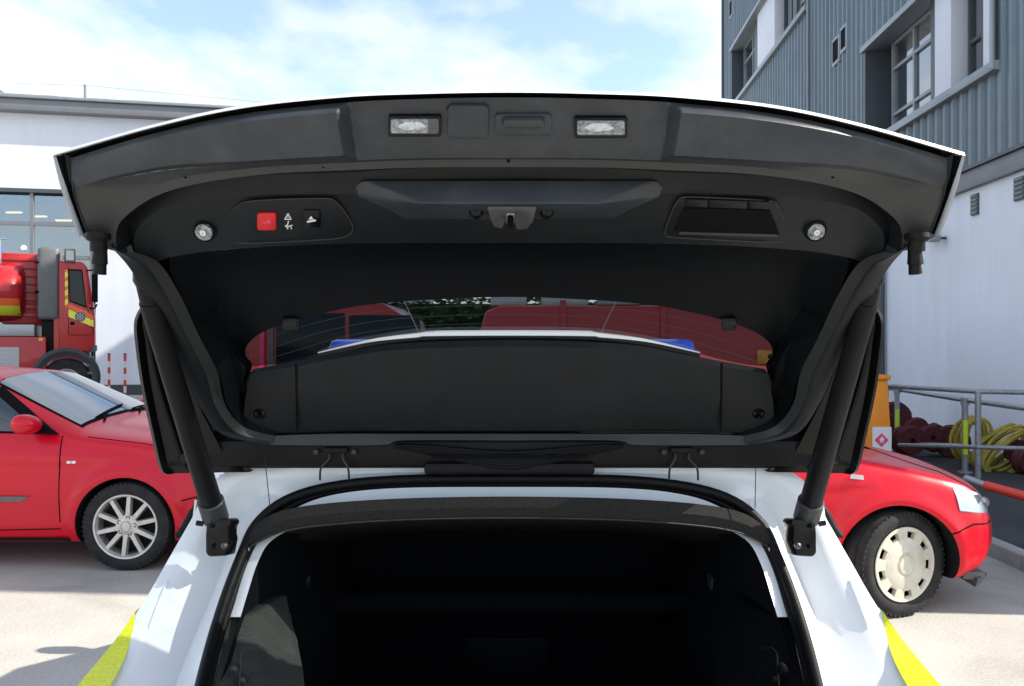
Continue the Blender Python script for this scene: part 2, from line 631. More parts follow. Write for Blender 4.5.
def ribbed(y0, y1, z0, z1):
    """trapezoid-profile sheet between two heights"""
    mb = MB()
    P = 0.25
    prof = []
    k0 = math.floor(y0 / P)
    y = k0 * P
    while y < y1 + P:
        for dy, o in ((0.0, 0.0), (0.125, 0.0), (0.155, 0.045), (0.220, 0.045)):
            yy = y + dy
            if y0 <= yy <= y1:
                prof.append((yy, o))
        y += P
    prof = [(y0, prof[0][1])] + prof + [(y1, prof[-1][1])]
    mb.loft([[rw(yy, z0, o) for yy, o in prof], [rw(yy, z1, o) for yy, o in prof]])
    return mb


cl = MB()
for (a, b, z0, z1) in ((Y0, Y1, ZC, S1Z0), (Y0, B1[0], S1Z0, S1Z1), (B1[1], Y1, S1Z0, S1Z1), (Y0, Y1, S1Z1, S2Z0),
                       (Y0, B2[0], S2Z0, S2Z1), (B2[1], Y1, S2Z0, S2Z1), (Y0, Y1, S2Z1, 15.3)):
    r_ = ribbed(a, b, z0, z1)
    cl.add(r_.v, r_.f)
part('ribbed_cladding', cl, M['cladding'], rb, smooth=False)
fl = MB()
rbox(fl, Y0 - 0.05, Y1 + 0.05, ZC - 0.249, ZC + 0.0, -0.3, 0.09)
part('base_flashing', fl, M['fascia'], rb, bevel=0.01)
fl = MB()
rbox(fl, Y0 - 0.05, Y1 + 0.05, ZC + 0.002, ZC + 0.05, -0.3, 0.14)
part('drip_rail', fl, M['trim_dark'], rb)
fl = MB()
rbox(fl, Y1, Y1 + 0.14, ZC, 15.3, -0.5, 0.10)
part('corner_flashing', fl, M['trim_dark'], rb)
fl = MB()
rbox(fl, Y0 - .1, Y1 + .15, 15.3, 15.6, -7.2, 0.2)
part('parapet', fl, M['fascia'], rb)


def wband(B, name='window_band'):
    y0, y1, z0, z1 = B
    for nm, zz0, zz1 in (('sill', z0 - 0.13, z0 - 0.001), ('head_flashing', z1 + 0.001, z1 + 0.11)):
        s_ = MB()
        rbox(s_, y0 - 0.12, y1 + 0.12, zz0, zz1, -0.42, 0.13)
        part(nm, s_, M['sill'], rb, bevel=0.01)
    for ya, yb in ((y0 - 0.07, y0 + 0.03), (y1 - 0.03, y1 + 0.07)):
        s_ = MB()
        rbox(s_, ya, yb, z0, z1, -0.41, 0.08)
        part('reveal', s_, M['trim_dark'], rb)


wband(B1)
wband(B2)


def rwindow(y0, y1, z0, z1, cols, rows, depth, fr=0.055, pane='pane_dark', frame='sill'):
    fm = MB()
    for yy in (y0, y1):
        rbox(fm, yy - fr / 2, yy + fr / 2, z0, z1, depth - 0.05, depth + 0.03)
    for zz in (z0 + fr / 2, z1 - fr / 2):
        rbox(fm, y0 + fr / 2, y1 - fr / 2, zz - fr / 2, zz + fr / 2, depth - 0.05, depth + 0.028)
    for c in cols:
        yy = y0 + (y1 - y0) * c
        rbox(fm, yy - fr / 2, yy + fr / 2, z0 + fr, z1 - fr, depth - 0.05, depth + 0.026)
    for r in rows:
        zz = z0 + (z1 - z0) * r
        rbox(fm, y0 + fr / 2, y1 - fr / 2, zz - fr / 2, zz + fr / 2, depth - 0.05, depth + 0.024)
    w = part('window', fm, M[frame], rb)
    ys = [0] + list(cols) + [1]
    zs = [0] + list(rows) + [1]
    for i in range(len(ys) - 1):
        for j in range(len(zs) - 1):
            p_ = MB()
            rbox(p_, y0 + (y1 - y0) * ys[i] + fr / 2, y0 + (y1 - y0) * ys[i + 1] - fr / 2,
                 z0 + (z1 - z0) * zs[j] + fr / 2, z0 + (z1 - z0) * zs[j + 1] - fr / 2, depth - 0.03, depth - 0.018)
            part('pane', p_, M[pane], w, smooth=False)
    return w


def rpanel(nm, y0, y1, z0, z1, o0, o1, m, bevel=0.006):
    p_ = MB()
    rbox(p_, y0, y1, z0, z1, o0, o1)
    return part(nm, p_, M[m], rb, bevel=bevel)


# lower band, near to far: white panel, dark window, white panel, dark post, paned window
rpanel('infill_panel', rd(997), rd(980), S1Z0, S1Z1, -0.4, -0.04, 'panel_white')
rwindow(rd(979), rd(950), S1Z0 + .01, S1Z1 - .01, (0.55,), (0.42,), -0.30, frame='trim_dark')
rpanel('infill_panel', rd(948), rd(932), S1Z0, S1Z1, -0.4, -0.04, 'panel_white')
rpanel('post_panel', rd(931.5), rd(924), S1Z0, S1Z1, -0.4, -0.10, 'trim_dark')
rwindow(rd(923), rd(878), S1Z0 + .01, S1Z1 - .01, (0.13, 0.52), (0.24, 0.72), -0.28)
# upper band
rwindow(rd(807), rd(793), S2Z0 + .01, S2Z1 - .01, (0.5,), (0.3,), -0.2)
rpanel('post_panel', rd(792.5), rd(789), S2Z0, S2Z1, -0.4, -0.1, 'trim_dark')
rwindow(rd(788), rd(774), S2Z0 + .01, S2Z1 - .01, (0.5,), (0.3,), -0.30, frame='trim_dark')
rpanel('infill_panel', rd(773), rd(756), S2Z0, S2Z1, -0.4, -0.04, 'panel_white')
rpanel('post_panel', rd(755.5), rd(751), S2Z0, S2Z1, -0.4, -0.1, 'trim_dark')
rwindow(rd(750.5), rd(736), S2Z0 + .01, S2Z1 - .01, (0.4,), (0.25, 0.7), -0.28)
# small paired vents on the cladding
for (pa, pb, ya, yb) in ((842, 834.5, 41, 68), (849.5, 842.6, 29, 55), (734, 731, 2, 20)):
    ya0, yb0 = rd(pa), rd(pb)
    zt = 1.62 + (343 - ya) * yb0 / FPX
    zb = 1.62 + (343 - yb) * yb0 / FPX
    v_ = MB()
    rbox(v_, ya0, yb0, zb, zt, -0.05, 0.06)
    vv = part('vent', v_, M['sill'], rb, bevel=0.012)
    v_ = MB()
    rbox(v_, ya0 + .07, yb0 - .07, zb + .07, zt - .07, 0.03, 0.066)
    part('vent_opening', v_, M['gap'], vv, smooth=False)
# louvred grilles in the white wall
for (pc, ya, yb, hw) in ((976, 194, 215, 0.09), (1021, 177, 200, 0.11), (939.5, 212, 226, 0.10)):
    y_ = rd(pc)
    zt = 1.62 + (343 - ya) * y_ / FPX
    zb = 1.62 + (343 - yb) * y_ / FPX
    v_ = MB()
    rbox(v_, y_ - hw, y_ + hw, zb, zt, 0.001, 0.03)
    vv = part('wall_grille', v_, M['trim_dark'], rb)
    for k in range(5):
        v_ = MB()
        zz = zb + (zt - zb) * (k + 0.5) / 5
        rbox(v_, y_ - hw + .015, y_ + hw - .015, zz - .012, zz + .008, 0.02, 0.045)
        part('louvre', v_, M['fascia'], vv, smooth=False)
# down pipe on the white wall and a thin conduit on the cladding
v_ = MB()
yy = rd(886)
v_.tube([rw(yy, 0.1, 0.09), rw(yy, ZC - .26, 0.09)], 0.065, 12)
part('down_pipe', v_, M['trim_dark'], rb)
v_ = MB()
yy = rd(1001)
v_.tube([rw(yy, S1Z0 - .1, 0.11), rw(yy, S1Z1 + .3, 0.11), rw(yy, 9.2, 0.11)], 0.035, 10)
part('conduit', v_, M['sill'], rb)
v_ = MB()
yy = rd(811)
v_.tube([rw(yy, ZC + .1, 0.075), rw(yy, 14.9, 0.075)], 0.028, 8)
part('conduit', v_, M['sill'], rb)
# floodlight and camera brackets
for (pc, py_, s_) in ((937.5, 236, 0.10), (946, 238, 0.07)):
    y_ = rd(pc)
    z_ = 1.62 + (343 - py_) * y_ / FPX
    v_ = MB()
    rbox(v_, y_ - s_, y_ + s_, z_ - s_ * .8, z_ + s_ * .8, 0.10, 0.24)
    q_ = part('wall_lamp', v_, M['sill'], rb, bevel=0.02)
    v_ = MB()
    v_.tube([rw(y_, z_, 0.0), rw(y_, z_, 0.11)], 0.02, 8)
    part('bracket', v_, M['trim_dark'], q_)


# ------------------------------------------------------------------ left building
lb = thing('appliance_bay_building', 'long white fire station bay with grey eaves and a glazed shutter, behind the fire tanker', 'building', (-13, 25, 0))
LBW = Vector((1, 0.19, 0)).normalized()
LBN = Vector((LBW.y, -LBW.x, 0))                 # towards the yard
LO = Vector((-15.4, 24.3, 0))


def lw(u, z, out=0.0):
    return LO + LBW * u + Vector((0, 0, z)) + LBN * out


def lbox(mb, u0, u1, z0, z1, o0, o1):
    mb.prism([lw(u0, z0, o1), lw(u1, z0, o1), lw(u1, z1, o1), lw(u0, z1, o1)],
             [lw(u0, z0, o0), lw(u1, z0, o0), lw(u1, z1, o0), lw(u0, z1, o0)])
    return mb


def lpart(nm, args, m, parent=None, bevel=0.0, smooth=True):
    mb = MB()
    lbox(mb, *args)
    return part(nm, mb, M[m], parent or lb, smooth=smooth, bevel=bevel)


GU0, GU1, GZ = -6.0, 2.55, 6.22
lpart('wall', (GU1, 13, 0, 8.62, -8, 0), 'wall_white', smooth=False)
lpart('upper_wall', (-14, GU1 - 0.001, GZ + .12, 8.62, -8, 0), 'wall_white', smooth=False)
lpart('side_wall', (-14, GU0, 0, GZ + .118, -8, 0), 'wall_white', smooth=False)
lpart('bay_back_wall', (GU0, GU1, 0, GZ, -8, -7.4), 'room', smooth=False)
lpart('bay_ceiling', (GU0, GU1, GZ - .2, GZ, -7.4, -.6), 'room', smooth=False)
lpart('lintel', (GU0, GU1, GZ, GZ + .118, -0.5, 0.02), 'trim_dark')
fr_ = lpart('shutter_door', (GU0 + .01, GU1 - .06, 5.22, 5.34, -0.14, -0.04), 'fascia')
for uu in (-3.6, -2.2, -0.78, 0.72, 2.42):
    lpart('mullion', (uu - .05, uu + .05, 0.05, GZ - .001, -0.15, -0.035), 'fascia', fr_)
for zz in (0.9, 2.0, 3.1, 4.2):
    lpart('rail', (GU0 + .01, GU1 - .06, zz, zz + .10, -0.14, -0.045), 'fascia', fr_)
us = [-6, -3.6, -2.2, -0.78, 0.72, 2.42]
zs_ = [0.95, 2.05, 3.15, 4.25, 5.28, 6.2]
for i in range(5):
    for j in range(5):
        lpart('pane', (us[i] + .05, us[i + 1] - .05, zs_[j] + .06, zs_[j + 1] - .06, -0.10, -0.085), 'pane_clear', fr_, smooth=False)
# a row of lit strip lamps hung in the bay
for k in range(6):
    mb = MB()
    mb.box(lw(-0.6 + k * 0.75, 5.92 - k * .11, -2.2), (0.5, 0.10, 0.05))
    part('strip_lamp', mb, M['lamp_on'], lb, label='lit warm strip lamp inside the bay')
lpart('eaves_fascia', (-14, 13, 8.62, 8.98, -8, 0.35), 'fascia', bevel=0.03)
lpart('gutter', (-14, 13, 8.985, 9.08, -0.2, 0.42), 'sill', bevel=0.02)
lpart('roof_sheet', (-14, 13, 8.99, 9.25, -7.9, -0.3), 'sill', bevel=0.04)
for k in range(11):
    lpart('roof_clamp', (-8 + k * 1.15, -7.4 + k * 1.15, 9.08, 9.17, -0.32, 0.1), 'trim_dark')
mb = MB()
mb.tube([lw(-8, 9.25, -0.2), lw(1.4, 9.22, -0.2)], 0.05, 8)
part('roof_rail', mb, M['sill'], lb)
for uu in (-6.5, -3.5, -0.8, 2.2):
    mb = MB()
    mb.tube([lw(uu, 9.2, -0.2), lw(uu, 9.66 if uu > 2 else 9.4, -0.2)], 0.055, 8)
    part('roof_rail_post', mb, M['sill'], lb)
mb = MB()
mb.tube([lw(-6.5, 9.40, -0.2), lw(2.2, 9.64, -0.2), lw(9, 9.35, -0.2)], 0.006, 6)
part('roof_safety_wire', mb, M['sill'], lb)
lpart('roof_unit', (-2.2, -0.4, 9.26, 9.52, -1.5, -0.6), 'grey', bevel=0.03)
lpart('plinth', (GU1 + .01, 13, 0, 0.32, -0.1, 0.03), 'trim_dark')


# ------------------------------------------------------------------ generic hatchback (local: x forward from the front axle, y left, z up)
def interp(xs, ys, x):
    if x >= xs[0]:
        return ys[0]
    if x <= xs[-1]:
        return ys[-1]
    for i in range(len(xs) - 1):
        if xs[i] >= x >= xs[i + 1]:
            t = (xs[i] - x) / (xs[i] - xs[i + 1])
            return ys[i] + (ys[i + 1] - ys[i]) * t


class Hatch:
    X = [.90, .875, .80, .66, .45, .10, -.33, -1.13, -1.8, -2.6, -3.05, -3.28, -3.36]
    K = dict(
        w=[.56, .66, .75, .815, .850, .868, .872, .872, .872, .862, .83, .76, .70],
        zb=[.27, .22, .20, .18, .17, .17, .17, .17, .17, .17, .20, .28, .35],
        zs=[.52, .56, .62, .72, .80, .87, .915, .945, .96, .985, 1.0, .95, .85],
        ws=[.52, .62, .70, .765, .80, .825, .842, .846, .846, .83, .79, .70, .64],
        wu=[.46, .54, .60, .645, .68, .71, .735, .60, .60, .58, .55, .60, .55],
        zu=[.555, .60, .68, .785, .865, .925, .975, 1.355, 1.395, 1.365, 1.30, 1.05, .9],
        zt=[.575, .63, .715, .825, .91, .975, 1.03, 1.405, 1.46, 1.43, 1.35, 1.08, .92])

    def k(self, key, x):
        ys = self.K[key]
        h = 0.05
        return sum(interp(self.X, ys, x + o * h) for o in (-1, -.5, 0, .5, 1)) / 5

    def section(self, x):
        w, zb, zs, ws, wu, zu, zt = (self.k(n, x) for n in ('w', 'zb', 'zs', 'ws', 'wu', 'zu', 'zt'))
        zm = zb + (zs - zb) * 0.52
        pts = [(0, zb), (w * .86, zb), (w * .965, zb + .06), (w, zm - .05), (w * .997, zm + .08), (ws, zs), (wu, zu), (wu * .55, zu + (zt - zu) * .72), (0, zt)]
        for _ in range(3):
            q = [pts[0]]
            for a, b in zip(pts[:-1], pts[1:]):
                q.append((a[0] * .75 + b[0] * .25, a[1] * .75 + b[1] * .25))
                q.append((a[0] * .25 + b[0] * .75, a[1] * .25 + b[1] * .75))
            q.append(pts[-1])
            pts = q
        return pts

    def side_y(self, x, z):
        s = self.section(x)
        best = None
        for a, b in zip(s[2:-1], s[3:]):
            lo, hi = min(a[1], b[1]), max(a[1], b[1])
            if lo <= z <= hi and hi > lo:
                t = (z - a[1]) / (b[1] - a[1])
                y = a[0] + (b[0] - a[0]) * t
                best = y if best is None else max(best, y)
        return (best if best is not None else s[-2][0]) + self.flare(x, z)

    def top_z(self, x, y):
        s = self.section(x)
        y = abs(y)
        for a, b in zip(s[::-1][:-1], s[::-1][1:]):
            if a[0] <= y <= b[0]:
                t = (y - a[0]) / max(1e-9, b[0] - a[0])
                return a[1] + (b[1] - a[1]) * t
        return s[-1][1]

    AX2 = -2.61
    RA = 0.352
    ZW = 0.315

    def flare(self, x, z):
        f = 0
        for ax in (0, self.AX2):
            r = math.hypot(x - ax, z - self.ZW)
            if z > 0.2:
                f += 0.020 * math.exp(-((r - self.RA - .03) / .045) ** 2)
        # a crease along the flank
        f += 0.006 * math.exp(-((z - 0.80) / .02) ** 2) if x < -0.1 else 0
        return f


def grid_patch(h, quad, off, sgn, nu=8, nv=6):
    """quad of (x,z) corners on the flank -> solid-looking skin standing 'off' proud"""
    rings = []
    for j in range(nv + 1):
        t = j / nv
        row = []
        for i in range(nu + 1):
            s_ = i / nu
            a = [(quad[0][k] * (1 - s_) + quad[1][k] * s_) for k in (0, 1)]
            b = [(quad[3][k] * (1 - s_) + quad[2][k] * s_) for k in (0, 1)]
            x = a[0] * (1 - t) + b[0] * t
            z = a[1] * (1 - t) + b[1] * t
            row.append(Vector((x, sgn * (h.side_y(x, z) + off), z)))
        rings.append(row)
    mb = MB()
    mb.loft(rings)
    return mb


def flank_line(h, pts, r, sgn, off=0.0, n=6):
    P = []
    for a, b in zip(pts[:-1], pts[1:]):
        for k in range(n):
            t = k / n
            x, z = a[0] + (b[0] - a[0]) * t, a[1] + (b[1] - a[1]) * t
            P.append(Vector((x, sgn * (h.side_y(x, z) + off), z)))
    x, z = pts[-1]
    P.append(Vector((x, sgn * (h.side_y(x, z) + off), z)))
    mb = MB()
    mb.tube(P, r, 6)
    return mb


def tyre_mb(r, wd, rim):
    mb = MB()
    h = wd / 2
    mb.lathe([(rim - .012, -h * .80), (rim + .012, -h * .93), (rim + (r - rim) * .45, -h), (r - .035, -h * .97), (r - .012, -h * .86), (r, -h * .66),
              (r, -h * .36), (r - .007, -h * .35), (r - .007, -h * .27), (r, -h * .26), (r, h * .26), (r - .007, h * .27), (r - .007, h * .35), (r, h * .36),
              (r, h * .66), (r - .012, h * .86), (r - .035, h * .97), (rim + (r - rim) * .45, h), (rim + .012, h * .93), (rim - .012, h * .80)], 'y', seg=64)
    # tread blocks round the shoulder
    for k in range(56):
        q = 2 * math.pi * k / 56
        for sg in (-1, 1):
            c = Vector((math.cos(q) * (r - .0125), sg * h * .74, math.sin(q) * (r - .0125)))
            mb.box(c, (0.014, h * .30, 0.018), Matrix.Rotation(-q, 3, 'Y'))
    return mb


def make_wheel(parent, style, loc, sgn, steer=0.0, r=0.315):
    rim = 0.222 if style == 'cover' else 0.225
    out = -1                                      # outer face looks to -y in wheel space
    wd = 0.20
    b = MB()
    b.lathe([(rim - .02, wd * .40), (rim - .025, 0.0), (rim - .018, -wd * .34), (rim + .006, -wd * .44), (rim + .004, -wd * .47), (rim - .008, -wd * .46), (rim - .018, -wd * .36)], 'y', seg=56)
    b.lathe([(rim - .03, wd * .10), (0.001, wd * .10)], 'y', seg=40)
    wme = b.mesh('wheel', M['alloy'] if style != 'cover' else M['dark'])
    w = bpy.data.objects.new('wheel', wme)
    COL.objects.link(w)
    w.parent = parent
    w.location = loc
    w.rotation_euler = (0, 0, steer if sgn < 0 else math.pi + steer)
    share('tyre', tyre_mb(r, wd, rim).mesh('tyre', M['tyre']), w)
    dk = MB()
    dk.lathe([(rim - .028, -wd * .02), (0.001, -wd * .02)], 'y', seg=40)
    share('wheel_well_shade', dk.mesh('wheel_shade_disc', M['dark']), w).name = 'wheel_shade_disc'  # dark disc standing in for the shade behind the wheel face
    if style == 'alloy':
        sp = MB()
        for k in range(10):
            q = 2 * math.pi * (k + .35) / 10
            rot = Matrix.Rotation(-q, 3, 'Y')
            f = [Vector((x, y, z)) for x, y, z in ((.045, -wd * .36, -.016), (rim - .012, -wd * .40, -.013), (rim - .012, -wd * .40, .013), (.045, -wd * .36, .016))]
            bk = [p + Vector((0, .03, 0)) + Vector((0, 0, .006 if p.z > 0 else -.006)) for p in f]
            sp.prism([rot @ p for p in f], [rot @ p for p in bk])
        share('spokes', sp.mesh('spokes', M['alloy']), w)
        hb = MB()
        hb.lathe([(.082, -wd * .28), (.078, -wd * .35), (.040, -wd * .385), (.036, -wd * .36), (.030, -wd * .36), (.028, -wd * .40), (.001, -wd * .41)], 'y', seg=32)
        share('hub', hb.mesh('hub', M['alloy']), w)
        for k in range(5):
            q = 2 * math.pi * (k + .1) / 5
            bo = MB()
            bo.lathe([(.015, -wd * .30), (.015, -wd * .372), (.010, -wd * .374), (.009, -wd * .34), (.001, -wd * .34)], 'y', c=(.058 * math.cos(q), 0, .058 * math.sin(q)), seg=12)
            share('wheel_bolt', bo.mesh('wheel_bolt', M['dark']), w)
    else:
        cv = MB()
        # a dished cover with a ring of slots: rim ring, nine blocks and a domed centre
        cv.lathe([(rim + .004, -wd * .44), (rim - .004, -wd * .49), (rim - .022, -wd * .47), (rim - .030, -wd * .40)], 'y', seg=56)
        cv.lathe([(rim - .062, -wd * .38), (rim - .066, -wd * .47), (rim - .10, -wd * .52), (.075, -wd * .54), (.066, -wd * .50), (.060, -wd * .50), (.052, -wd * .55), (.030, -wd * .56), (.026, -wd * .54), (.001, -wd * .545)], 'y', seg=48)
        for k in range(9):
            q = 2 * math.pi * (k + .4) / 9
            rot = Matrix.Rotation(-q, 3, 'Y')
            f = [Vector(p) for p in ((rim - .075, -wd * .485, -.028), (rim - .012, -wd * .475, -.040), (rim - .012, -wd * .475, .040), (rim - .075, -wd * .485, .028))]
            bk = [p + Vector((0, .028, 0)) for p in f]
            cv.prism([rot @ p for p in f], [rot @ p for p in bk])
        share('wheel_cover', cv.mesh('wheel_cover', M['cover']), w)
    return w


def bool_cut(me, cutters, mats):
    """cut the wheel arches out of a closed body mesh; returns the cut mesh"""
    o = bpy.data.objects.new('tmp_body', me)
    COL.objects.link(o)
    cs = []
    for cme in cutters:
        c = bpy.data.objects.new('tmp_cut', cme)
        COL.objects.link(c)
        cs.append(c)
        md = o.modifiers.new('cut', 'BOOLEAN')
        md.operation = 'DIFFERENCE'
        md.solver = 'EXACT'
        md.material_mode = 'TRANSFER'
        md.object = c
    dg = bpy.context.evaluated_depsgraph_get()
    dg.update()
    new = bpy.data.meshes.new_from_object(o.evaluated_get(dg))
    for c in cs:
        bpy.data.objects.remove(c)
    bpy.data.objects.remove(o)
    new.polygons.foreach_set('use_smooth', [True] * len(new.polygons))
    new.set_sharp_from_angle(angle=R(40))
    return new


def hatch_body(h, paint):
    xs = []
    x = h.X[0]
    while x > h.X[-1]:
        xs.append(x)
        near = min(abs(x), abs(x - h.AX2))
        x -= 0.018 if (near < .5 or x > .6) else 0.05
    xs.append(h.X[-1])
    rings = []
    for x in xs:
        s = h.section(x)
        half = [Vector((x, y + (h.flare(x, z) if 0 < i < len(s) - 1 and z < 1.02 and y > .5 else 0), z)) for i, (y, z) in enumerate(s)]
        ring = half + [Vector((p.x, -p.y, p.z)) for p in half[-2:0:-1]]
        rings.append(ring)
    # rounded nose and tail caps
    def shrink(r, k, dx):
        c = sum(r, Vector()) / len(r)
        return [Vector((p.x + dx, c.y + (p.y - c.y) * k, c.z + (p.z - c.z) * k)) for p in r]
    rings = [shrink(rings[0], .55, .018), shrink(rings[0], .85, .012)] + rings + [shrink(rings[-1], .8, -.012)]
    mb = MB()
    mb.loft(rings, closed=True, cap=True)
    me = mb.mesh('body', [paint, M['dark']])
    cuts = []
    for ax in (0, h.AX2):
        for sg in (-1, 1):
            c = MB()
            seg = 48
            ra = h.RA
            prof = [(0.001, .40), (ra, .40), (ra, 1.2), (0.001, 1.2)]
            c.lathe([(r_, sg * y_) for r_, y_ in prof], 'y', c=(ax, 0, h.ZW), seg=seg)
            cme = c.mesh('cut', [M['dark']])
            cuts.append(cme)
    return bool_cut(me, cuts, None)


def make_hatch(name, label, loc, rz, paint, style, steer=0.0, group=None, nose=1.0):
    h = Hatch()
    h.X = [x * nose if x > .3 else x for x in h.X]
    if nose < 1:                                  # the older model's lower, flatter bonnet
        h.K = {k: list(v) for k, v in Hatch.K.items()}
        h.K['zt'][:7] = [.60, .67, .755, .815, .855, .89, .97]
        h.K['zu'][:7] = [.58, .64, .725, .79, .832, .872, .95]
        h.K['zb'][:5] = [.34, .30, .27, .23, .19]
        h.K['zs'][:7] = [.54, .59, .665, .745, .79, .84, .905]
    t = thing(name, label, 'car', loc, rz, group)
    bo = bpy.data.objects.new('body', hatch_body(h, paint))
    COL.objects.link(bo)
    bo.parent = t
    L = lambda nm, mb, m, p=t, **kw: part(nm, mb, m, p, world=False, **kw)
    # windscreen
    def topskin(x0, x1, inset, off, nx=14, ny=14):
        rings = []
        for i in range(nx + 1):
            x = x0 + (x1 - x0) * i / nx
            wu = h.k('wu', x) - inset
            row = []
            for j in range(ny + 1):
                y = -wu + 2 * wu * j / ny
                row.append(Vector((x + off * .5, y, h.top_z(x, y) + off)))
            rings.append(row)
        mb = MB()
        mb.loft(rings)
        return mb
    L('windscreen_surround', topskin(-.39, -1.09, .036, .003), M['gap'])
    L('windscreen', topskin(-.415, -1.08, .050, .007), M['screen_glass'])
    rings = []
    for i in range(9):
        x = -3.06 - .19 * i / 8
        row = []
        for j in range(11):
            y = (-.45 + .9 * j / 10)
            row.append(Vector((x - .012, y, h.top_z(x, y) + .004)))
        rings.append(row)
    mb = MB()
    mb.loft(rings)
    L('rear_window', mb, M['car_glass'])
    for sg in (-1, 1):
        L('side_window_surround', grid_patch(h, [(-.50, .965), (-2.62, 1.015), (-2.42, 1.335), (-1.10, 1.335)], .003, sg, 24, 8), M['gap'])
        L('side_window', grid_patch(h, [(-.64, .985), (-1.50, 1.000), (-1.50, 1.318), (-1.16, 1.318)], .007, sg, 16, 8), M['car_glass'])
        L('side_window', grid_patch(h, [(-1.56, 1.002), (-2.48, 1.025), (-2.34, 1.318), (-1.56, 1.318)], .007, sg, 16, 8), M['car_glass'])
        # seams: front door edge, rear door edge, bonnet edge, sill line, bumper joint
        sm = flank_line(h, [(-.47, .955), (-.46, .80), (-.46, .35)], .0045, sg)
        for ln in ([(-1.53, .98), (-1.53, .60), (-1.53, .30)], [(-.46, .30), (-1.53, .275), (-2.15, .275)], [(-2.56, 1.0), (-2.3, .74), (-2.2, .5), (-2.15, .275)]):
            q = flank_line(h, ln, .0045, sg)
            sm.add(q.v, q.f)
        L('door_seam', sm, M['gap'])
        bs = flank_line(h, [(0.85 * nose, 0.545), (0.62 * nose, 0.555), (0.4 * nose, 0.5)], .005, sg)
        L('bumper_seam', bs, M['gap'])
        bs = flank_line(h, [(0.7 * nose, 0.73), (0.45 * nose, 0.83), (0.1, 0.895), (-0.3, 0.945)], .004, sg)
        L('bonnet_seam', bs, M['gap'])
        L('sill_trim', grid_patch(h, [(-.40, .19), (-2.22, .19), (-2.22, .235), (-.40, .235)], .008, sg, 12, 2), M['dark'])
        L('rubbing_strip', grid_patch(h, [(-.72, .50), (-1.50, .50), (-1.50, .545), (-.66, .535)], .014, sg, 10, 3), M['grey'])
        hd = MB()
        hy = h.side_y(-1.40, .86)
        hd.tube([(-1.30, sg * (hy - .005), .86), (-1.33, sg * (hy + .03), .865), (-1.45, sg * (hy + .03), .868), (-1.48, sg * (hy - .005), .865)], .013, 8)
        L('door_handle', hd, paint)
        hz = .045 if nose < 1 else 0
        L('headlamp', grid_patch(h, [(.86 * nose, .555 + hz), (.50 * nose, .59 + hz), (.47 * nose, .722 + hz), (.74 * nose, .672 + hz)], .006, sg, 10, 8), M['chrome'])
        hl = [o for o in t.children if o.name.startswith('headlamp')][-1]
        L('lens', grid_patch(h, [(.865 * nose, .548 + hz), (.49 * nose, .585 + hz), (.46 * nose, .729 + hz), (.745 * nose, .679 + hz)], .014, sg, 10, 8), M['lens'], hl)
        for (hx, hlz, rr) in ((.755 * nose, .622 + hz, .034), (.655 * nose, .648 + hz, .030)):
            rf = MB()
            rf.lathe([(rr, -.004), (rr * .9, .010), (rr * .4, .004), (.001, .0)], 'y', c=(hx, sg * (h.side_y(hx, hlz) + .004), hlz), seg=20)
            L('bulb_ring', rf, M['steel'], hl)
        if style == 'cover':
            L('side_indicator', grid_patch(h, [(-.20, .812), (-.28, .820), (-.27, .844), (-.20, .837)], .010, sg, 3, 3), M['silver'])
        L('tail_lamp', grid_patch(h, [(-3.10, .72), (-3.24, .72), (-3.20, .98), (-3.04, .98)], .006, sg, 5, 6), M['button_red'])
        # door mirror
        my = h.side_y(-.68, .985)
        rings = []
        for k, (dy, sx, sz) in enumerate(((.025, .018, .018), (.055, .05, .045), (.09, .085, .066), (.15, .098, .074), (.20, .09, .068), (.235, .055, .045))):
            rings.append([Vector((-.66 + sx * math.cos(q) * (1.1 if math.cos(q) > 0 else .75), sg * (my + dy), 1.035 + sz * math.sin(q) + .01 * k * .5)) for q in [2 * math.pi * i / 20 for i in range(20)]])
        mm = MB()
        mm.loft(rings, closed=True, cap=True)
        mo = L('door_mirror', mm, paint, angle=75)
        ft = MB()
        ft.prism([(-.50, sg * (my + .004), .97), (-.62, sg * (my + .004), .97), (-.62, sg * (my + .004), 1.06)],
                 [(-.50, sg * (my + .035), .975), (-.62, sg * (my + .05), .975), (-.62, sg * (my + .03), 1.055)])
        L('mirror_foot', ft, M['gap'], mo)
        make_wheel(t, style, (0, sg * .760, .315), sg, steer)
        make_wheel(t, style, (h.AX2, sg * .760, .315), sg)
        fl_ = MB()
        fl_.prism([(-.30, sg * .80, .16), (-.30, sg * .62, .16), (-.27, sg * .62, .36), (-.27, sg * .80, .36)],
                  [(-.315, sg * .80, .16), (-.315, sg * .62, .16), (-.30, sg * .62, .36), (-.30, sg * .80, .36)])
        L('mud_flap', fl_, M['dark'])
    # wipers, plate, grille, lower lip
    for yy in (-.48, .10):
        wm = MB()
        P = []
        for k in range(8):
            y = yy + .55 * k / 7
            x = -.40 - .07 * k / 7
            P.append((x, y, h.top_z(x, y) + .02))
        wm.tube(P, .008, 6)
        wm.tube([(-.36, yy + .05, h.top_z(-.36, yy + .05) + .012), P[3]], .010, 6)
        L('wiper', wm, M['gap'])
    gr = MB()
    gr.box((.905 * nose, 0, .50), (.03, .70, .07))
    L('grille', gr, M['gap'], bevel=.01)
    gr = MB()
    gr.box((.915 * nose, 0, .36), (.02, .52, .11))
    L('number_plate', gr, M['marking'], bevel=.003)
    lp = MB()
    lp.prism([(.82 * nose, -.60, .15), (.82 * nose, .60, .15), (.50, .70, .15), (.50, -.70, .15)], [(.86 * nose, -.62, .21), (.86 * nose, .62, .21), (.50, .74, .21), (.50, -.74, .21)])
    L('front_lip', lp, M['grey'])
    return t


